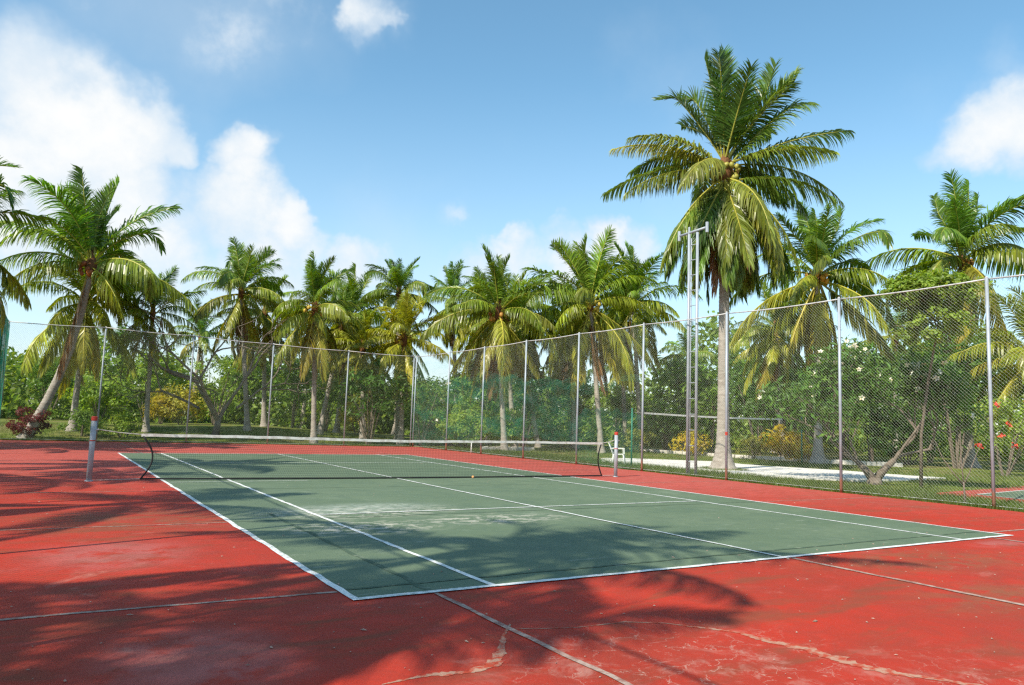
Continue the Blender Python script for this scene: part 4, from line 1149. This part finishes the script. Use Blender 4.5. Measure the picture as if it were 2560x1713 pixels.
# slender tree whose leafy top leans over the fence
cr_t = thing('slender_tree', 'slender tree with a wide leafy crown spilling over the top of the right fence', 'tree', (14.9, -5.0, float(terrain(14.9, -5.0))))
r = np.random.default_rng(31)
q = MB()
q.tube([(0, 0, -0.1), (-0.1, -0.1, 1.6), (-0.5, -0.6, 3.3), (-1.2, -1.3, 4.7), (-1.7, -1.6, 5.6)], [0.055, 0.045, 0.04, 0.03, 0.02], 8)
for k in range(14):
    a = k*2.4; z = 4.2 + 0.1*k
    q.tube([(-1.4, -1.4, z), (-1.55 + 0.5*math.cos(a), -1.5 + 0.5*math.sin(a), z + 0.3), (-1.65 + 1.0*math.cos(a), -1.55 + 1.2*math.sin(a), z + 0.35)], [0.025, 0.018, 0.006], 5)
q.build('trunk', M_BARK, cr_t, True)
P1, N1, _ = clump_cloud(r, 120, 70, (0.9, 1.5, 0.5), 0.28, 5.7)
P2, N2, _ = clump_cloud(r, 40, 60, (0.6, 1.1, 0.7), 0.24, 4.8)
V, Fq = leaf_quads(np.concatenate([P1, P2]) + np.array((-1.75, -1.35, -0.05)), np.concatenate([N1, N2]), 0.125, r, aspect=0.6)
q = MB(); q.addq(V, Fq); link('crown', q.mesh('crown', M_LEAF), cr_t, color=(0.215, 0.300, 0.035))

# bare branched tree on the left
bt = thing('bare_tree', 'spreading tree with bare twisted branches behind the far fence', 'tree', (0.3, 26.2, float(terrain(0.3, 26.2))))
r = np.random.default_rng(12)
q = MB(); tips = []
q.tube([(0, 0, -0.1), (0.1, 0, 0.5), (0.15, 0, 0.95)], [0.24, 0.18, 0.16], 9)
for k, d0 in enumerate([(-0.55, 0.1, 0.85), (0.45, 0.2, 0.9), (-0.1, -0.4, 1.0)]):
    d0 = np.array(d0); d0 /= np.linalg.norm(d0)
    grow(q, r, np.array((0.13, 0, 0.85)), d0, 2.75, 0.11, 5, tips, 0.62, 0.13, 0.017, (2, 2), 8)
for k, d0 in enumerate([(-0.8, 0.1, 0.5), (0.8, 0.1, 0.6)]):
    d0 = np.array(d0); d0 /= np.linalg.norm(d0)
    grow(q, r, np.array((0.13, 0, 0.9)) + d0*1.2, d0, 2.2, 0.08, 4, tips, 0.6, 0.12, 0.016, (2, 3), 7)
q.build('trunk', M_BARK, bt, True)
tp = np.array([t_[0] for t_ in tips]); td = np.array([t_[1] for t_ in tips])
low = tp[tp[:, 2] < 5.6]
P = np.repeat(low, 26, 0) + r.normal(size=(len(low)*26, 3))*np.array((0.4, 0.4, 0.12))
V, Fq = leaf_quads(P, np.tile((0, 0, 1.0), (len(P), 1)), 0.16, r, aspect=0.5)
q = MB(); q.addq(V, Fq); link('crown', q.mesh('crown', M_LEAF), bt, color=(0.11, 0.14, 0.020))

# bare sapling at the foot of the right fence
sp_ = thing('bare_sapling', 'thin leafless sapling with three stems outside the right fence', 'sapling', (10.55, -8.55, float(terrain(10.55, -8.55))))
q = MB(); q.tube([(0, 0, -0.05), (0, 0.01, 0.3), (0.0, 0.02, 0.52)], [0.03, 0.022, 0.02], 7); q.build('stem', M_BARK, sp_, True)
for d, ln in (((-0.42, 0.45, 0.8), 1.0), ((-0.02, 0.06, 1.0), 1.05), ((0.28, -0.32, 1.0), 0.85)):
    d = np.array(d); b0 = np.array((0, 0.02, 0.45))
    q = MB(); q.tube([b0, b0 + d*ln*0.35, b0 + d*ln*0.7 + np.array((0, 0, 0.06)), b0 + d*ln + np.array((0.02, -0.03, 0.2))], [0.016, 0.013, 0.010, 0.005], 5); q.build('branch', M_BARK, sp_, True)

# ------------------------------------------------------------------ woodland far behind
r = np.random.default_rng(90)
Pa, Na = [], []
for k in range(2500):
    az = r.uniform(-9, 72); d = r.uniform(60, 82)
    x, y = dirpos(az, d)
    hmax = 5.2 + 1.6*math.sin(az*0.42 + 1) + 1.0*math.sin(az*1.1)
    if az < 2: hmax = 4.4
    if az > 43: hmax += 2.6
    if 38 < az < 42: hmax = 4.6
    zc = r.uniform(0.3, hmax) if k % 5 else r.uniform(0.2, 2.2)
    n_ = 34; cr_ = r.uniform(0.9, 1.6)
    o = r.normal(size=(n_, 3)); o /= np.linalg.norm(o, axis=1)[:, None]; o *= r.random((n_, 1))**0.4
    Pa.append(np.array((x, y, zc + terrain(x, y))) + o*cr_*np.array((1, 1, 0.8))); Na.append(o + np.array((0, 0, 0.5)))
V, Fq = leaf_quads(np.concatenate(Pa), np.concatenate(Na), 0.52, r, aspect=0.55)
q = MB(); q.addq(V, Fq)
wood = stuff(link('woodland', q.mesh('woodland', M_LEAF), color=(0.190, 0.275, 0.040)))
wood['label'] = 'dense green woodland closing off the view behind the palms'; wood['category'] = 'woodland'
# small palm heads standing out of the far woodland
for i, (az, d, h, lab) in enumerate([
    (1.6, 70, 5.6, 'distant palm head low behind the leaning palm'), (4.0, 66, 6.0, 'distant palm head between the leaning palm and the slim young palm'),
    (8.8, 62, 7.2, 'distant palm head left of the bare branched tree'), (16.3, 62, 7.8, 'distant palm head just left of the palm with the dead skirt'),
    (23.0, 60, 8.3, 'distant palm head behind the short yellow palm'), (31.0, 58, 8.0, 'distant palm head behind the palm with broad drooping fronds'),
    (39.4, 66, 6.2, 'distant palm head between the yellow nut palm and the mast'), (44.6, 60, 7.0, 'distant palm head behind the ladder mast'),
    (50.8, 58, 8.2, 'distant palm head between the tallest palm and the orange nut palm'), (58.5, 60, 8.5, 'distant palm head left of the palm over the leafy creeper')]):
    x, y = dirpos(az, d)
    palm(lab, (x, y), (x + 0.3, y, h), 3.0, mixl=[('young', 3), ('up', 3), ('arch', 3), ('wide', 3), ('level', 2), ('low', 2), ('drop', 2)], seed=300 + i, dead=1, group='distant palms')

# ------------------------------------------------------------------ beyond the right fence
# sand court
sand = [(12.4, 7.2), (12.6, 5.1), (12.9, 3.5), (13.0, 2.0), (13.0, 0.6), (12.9, -0.9), (13.6, -1.9), (15.1, -2.9), (16.6, -2.9), (20.9, -2.5), (20.2, -0.5), (20.2, 1.5), (18.9, 4.2), (19.1, 7.3), (16.2, 9.7), (14.4, 9.9)]
S_ = np.array(sand); pts = []
for i in range(len(S_)):
    a, b_ = S_[i], S_[(i+1) % len(S_)]
    for t in np.arange(0, 1, 0.125): pts.append(a + (b_ - a)*t + rng.normal(size=2)*0.07)
mb = MB(); mb.add([(x, y, 0.024) for x, y in pts] + [(x, y, -0.1) for x, y in pts], [tuple(range(len(pts)))[::-1]] + [(i, (i+1) % len(pts), (i+1) % len(pts) + len(pts), i + len(pts)) for i in range(len(pts))])
structure(mb.build('sand_court', M_SAND))
vn = thing('volleyball_net', 'white net tape stretched between two thin green posts over the sand', 'net', (17.4, 5.1, 0))
gp = [(11.79 - 17.4, 4.67 - 5.1), (23.1 - 17.4, 5.5 - 5.1)]
for x, y in gp:
    mb = MB(); mb.tube([(x, y, -0.05), (x, y, 2.25)], 0.032, 10); mb.build('post', M_GPOST, vn, True)
mb = MB()
L_ = [np.array((*gp[0], 2.05)), np.array((*gp[1], 2.10))]
P_ = [L_[0] + (L_[1] - L_[0])*t - np.array((0, 0, 0.07*math.sin(math.pi*t))) for t in np.linspace(0.06, 0.86, 20)]
mb.add([(p_[0], p_[1] - 0.004, p_[2] + dz) for p_ in P_ for dz in (0, 0.07)] + [(p_[0], p_[1] + 0.004, p_[2] + dz) for p_ in P_ for dz in (0, 0.07)], [(2*i, 2*i + 2, 2*i + 3, 2*i + 1) for i in range(19)] + [(40 + 2*i, 41 + 2*i, 43 + 2*i, 42 + 2*i) for i in range(19)] + [(2*i + 1, 2*i + 3, 43 + 2*i, 41 + 2*i) for i in range(19)])
mb.build('net_tape', M_TAPE, vn)
mb = MB(); mb.tube([tuple(L_[0] + np.array((0, 0, 0.03))), tuple(P_[0] + np.array((0, 0, 0.035)))], 0.006, 5); mb.tube([tuple(P_[-1] + np.array((0, 0, 0.035))), tuple(L_[1] + np.array((0, 0, 0.03)))], 0.006, 5); mb.build('cord', M_CABLE, vn)
# low white kerb, stone by stone
kb = thing('garden_kerb', 'low white kerb of rough blocks edging the bushes beyond the sand', 'kerb', (12.0, 17.0, 0))
kp = np.array([(12.0, 17.0), (14.9, 17.5), (23.7, 17.6), (24.2, 15.4), (24.6, 12.8), (24.7, 11.2), (25.2, 9.8), (26.0, 7.6), (25.9, 6.9), (28.1, 3.6)])
cum = np.concatenate([[0], np.cumsum(np.hypot(*np.diff(kp, axis=0).T))])
u = 0.0
STONE = None
while u < cum[-1] - 0.5:
    ln = rng.uniform(0.45, 0.6)
    x, y = np.interp(u + ln/2, cum, kp[:, 0]), np.interp(u + ln/2, cum, kp[:, 1])
    x2, y2 = np.interp(u + ln/2 + 0.05, cum, kp[:, 0]), np.interp(u + ln/2 + 0.05, cum, kp[:, 1])
    if STONE is None:
        mb = MB()
        mb.add([(-.5, -.5, -.5), (.5, -.5, -.5), (.5, .5, -.5), (-.5, .5, -.5), (-.47, -.42, .42), (.47, -.44, .45), (.45, .44, .5), (-.46, .43, .44)], [(3, 2, 1, 0), (4, 5, 6, 7), (0, 1, 5, 4), (1, 2, 6, 5), (2, 3, 7, 6), (3, 0, 4, 7)])
        STONE = mb.mesh('kerb_stone', M_KERB)
    if not (15.5 < x < 22 and y > 16):
        link('kerb_stone', STONE, kb, (x - 12.0, y - 17.0, 0.07 + rng.normal()*0.012), (rng.normal()*0.03, rng.normal()*0.03, math.atan2(y2 - y, x2 - x)), (ln*0.97, 0.20, 0.24))
    u += ln
# a corner of a second court at the right
A_, B_, C_ = np.array((13.75, -7.15)), np.array((1.0, 0.13)), np.array((-0.15, -1.0))
def par(a, b, z): q_ = A_ + B_*a + C_*b; return (q_[0], q_[1], z)
mb = MB(); mb.add([par(-0.9, -0.75, 0.012), par(24, -0.75, 0.012), par(24, 8, 0.012), par(-0.9, 8, 0.012), par(-0.9, -0.75, -0.1), par(24, -0.75, -0.1), par(24, 8, -0.1), par(-0.9, 8, -0.1)], [(3, 2, 1, 0), (0, 1, 5, 4), (2, 3, 7, 6), (3, 0, 4, 7), (1, 2, 6, 5)])
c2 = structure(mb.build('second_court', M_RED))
mb = MB(); mb.add([par(0, 0, 0.017), par(23, 0, 0.017), par(23, 7, 0.017), par(0, 7, 0.017)], [(3, 2, 1, 0)]); mb.build('playing_area', M_GREEN, c2)
for a0, b0, a1, b1 in ((0, 0, 23, 0.06), (0, 0, 0.06, 7), (0, 1.3, 23, 1.36)):
    mb = MB(); mb.add([par(a0, b0, 0.022), par(a1, b0, 0.022), par(a1, b1, 0.022), par(a0, b1, 0.022)], [(3, 2, 1, 0)]); mb.build('court_line', M_LINE, c2)

# white plastic armchair
ch = thing('plastic_chair', 'white plastic garden armchair on the grass behind the right net post', 'chair', (11.72, 5.38, 0.0), math.radians(-44))
q = MB()
q.add([(-.21, -.22, .42), (.24, -.23, .44), (.24, .23, .44), (-.21, .22, .42), (-.21, -.22, .39), (.24, -.23, .41), (.24, .23, .41), (-.21, .22, .39)], [(0, 1, 2, 3), (7, 6, 5, 4), (0, 4, 5, 1), (1, 5, 6, 2), (2, 6, 7, 3), (3, 7, 4, 0)]); q.build('seat', M_PLASTIC, ch)
q = MB()
V = []
for i in range(9):
    z = 0.40 + 0.44*i/8; w = 0.20 + 0.05*math.sin(math.pi*min(1, i/7)) - (0.05 if i == 8 else 0)
    x = -0.20 - 0.16*i/8
    for y in (-w, w): V += [(x - 0.012, y, z), (x + 0.012, y, z), (x + 0.012, y - math.copysign(0.05, y), z), (x - 0.012, y - math.copysign(0.05, y), z)]
Fs = []
for i in range(8):
    for s_ in (0, 4):
        for k in range(4): Fs.append((i*8 + s_ + k, i*8 + s_ + (k+1) % 4, (i+1)*8 + s_ + (k+1) % 4, (i+1)*8 + s_ + k))
q.add(V, Fs); q.box((-0.365, 0, 0.83), (0.03, 0.40, 0.075)); q.box((-0.215, 0, 0.45), (0.03, 0.36, 0.05))
back = q.build('backrest', M_PLASTIC, ch)
for y in (-0.12, -0.04, 0.04, 0.12):
    q = MB(); q.tube([(-0.21, y, 0.46), (-0.36, y, 0.81)], 0.022, 6); q.build('slat', M_PLASTIC, back)
for sx, sy in ((-1, -1), (-1, 1), (1, -1), (1, 1)):
    q = MB(); q.tube([(sx*0.19 + 0.02, sy*0.21, 0.41), (sx*0.25 + 0.02, sy*0.26, 0.0)], [0.032, 0.02], 8); q.build('leg', M_PLASTIC, ch, True)
for sy in (-1, 1):
    q = MB(); q.box((-0.02, sy*0.27, 0.645), (0.50, 0.055, 0.028)); q.tube([(0.2, sy*0.27, 0.63), (0.22, sy*0.24, 0.42)], 0.025, 6); q.build('armrest', M_PLASTIC, ch)

# water tap outside the far end of the right fence
tp_ = thing('standpipe_tap', 'short white standpipe with a bent spout outside the right fence', 'tap', (9.95, 14.3, -0.02))
q = MB(); q.tube([(0, 0, -0.05), (0, 0, 0.5)], 0.028, 8); q.build('pipe', M_PLASTIC, tp_, True)
q = MB(); q.tube([(0, 0, 0.48), (0.03, -0.05, 0.55), (0.10, -0.12, 0.56), (0.13, -0.15, 0.50)], 0.022, 8); q.build('spout', M_PLASTIC, tp_, True)

# ------------------------------------------------------------------ grass
r = np.random.default_rng(61)
def blades(P, hgt, r):
    n = len(P)
    a = r.uniform(0, 6.28, n); w = 0.006 + 0.007*r.random(n); h = hgt*(0.5 + r.random(n))
    ln = r.normal(size=(n, 2))*0.35*h[:, None]
    dx = np.stack([np.cos(a)*w, np.sin(a)*w, np.zeros(n)], 1)
    top = P + np.column_stack([ln, h])
    V = np.stack([P - dx, P + dx, top], 1).reshape(-1, 3)
    return V, np.arange(3*n).reshape(n, 3)
Ps = []
def strip(n, x0, x1, y0, y1):
    x = r.uniform(x0, x1, n); y = r.uniform(y0, y1, n); return x, y
def tufts(x, y, per, sp):
    x = np.repeat(x, per) + r.normal(size=len(x)*per)*sp; y = np.repeat(y, per) + r.normal(size=len(y)*per)*sp
    return x, y
def put(x, y):
    z = terrain(x, y)
    Ps.append(np.column_stack([x, y, z]))
x, y = strip(2600, 10.0, 10.35, -14, 20.5); put(*tufts(x, y, 8, 0.05))
x, y = strip(5200, 10.1, 13.2, -13, 20); put(*tufts(x, y, 8, 0.10))
x, y = strip(2600, 13, 26, -8, 18); put(*tufts(x, y, 8, 0.14))
xs_ = r.uniform(-9.5, 9.7, 1200); put(*tufts(xs_, far_y(xs_) + 0.06 + abs(r.normal(size=1200))*0.22, 8, 0.06))
x, y = strip(2600, -10, 14, 22.6, 30); put(*tufts(x, y, 8, 0.12))
a_ = r.uniform(0, 6.28, 260); rr_ = 0.45 + abs(r.normal(size=260))*0.5
put(*tufts(14.4 + rr_*np.cos(a_), 2.4 + rr_*np.sin(a_), 8, 0.08))
P = np.concatenate(Ps)
insand = (P[:, 0] > 13.1) & (P[:, 0] < 20.2) & (P[:, 1] > -2.6) & (P[:, 1] < 8) & (np.hypot(P[:, 0] - 14.4, P[:, 1] - 2.4) > 1.0)
insand |= (P[:, 0] > 12.8) & (P[:, 1] < -6.3)
P = P[~insand]
V, Fq = blades(P, 0.10, r)
q = MB(); q.addq(V, Fq)
g = stuff(link('grass', q.mesh('grass', M_LEAF), color=(0.115, 0.160, 0.030)))
g['label'] = 'short green grass growing round the court beyond the fence'; g['category'] = 'grass'
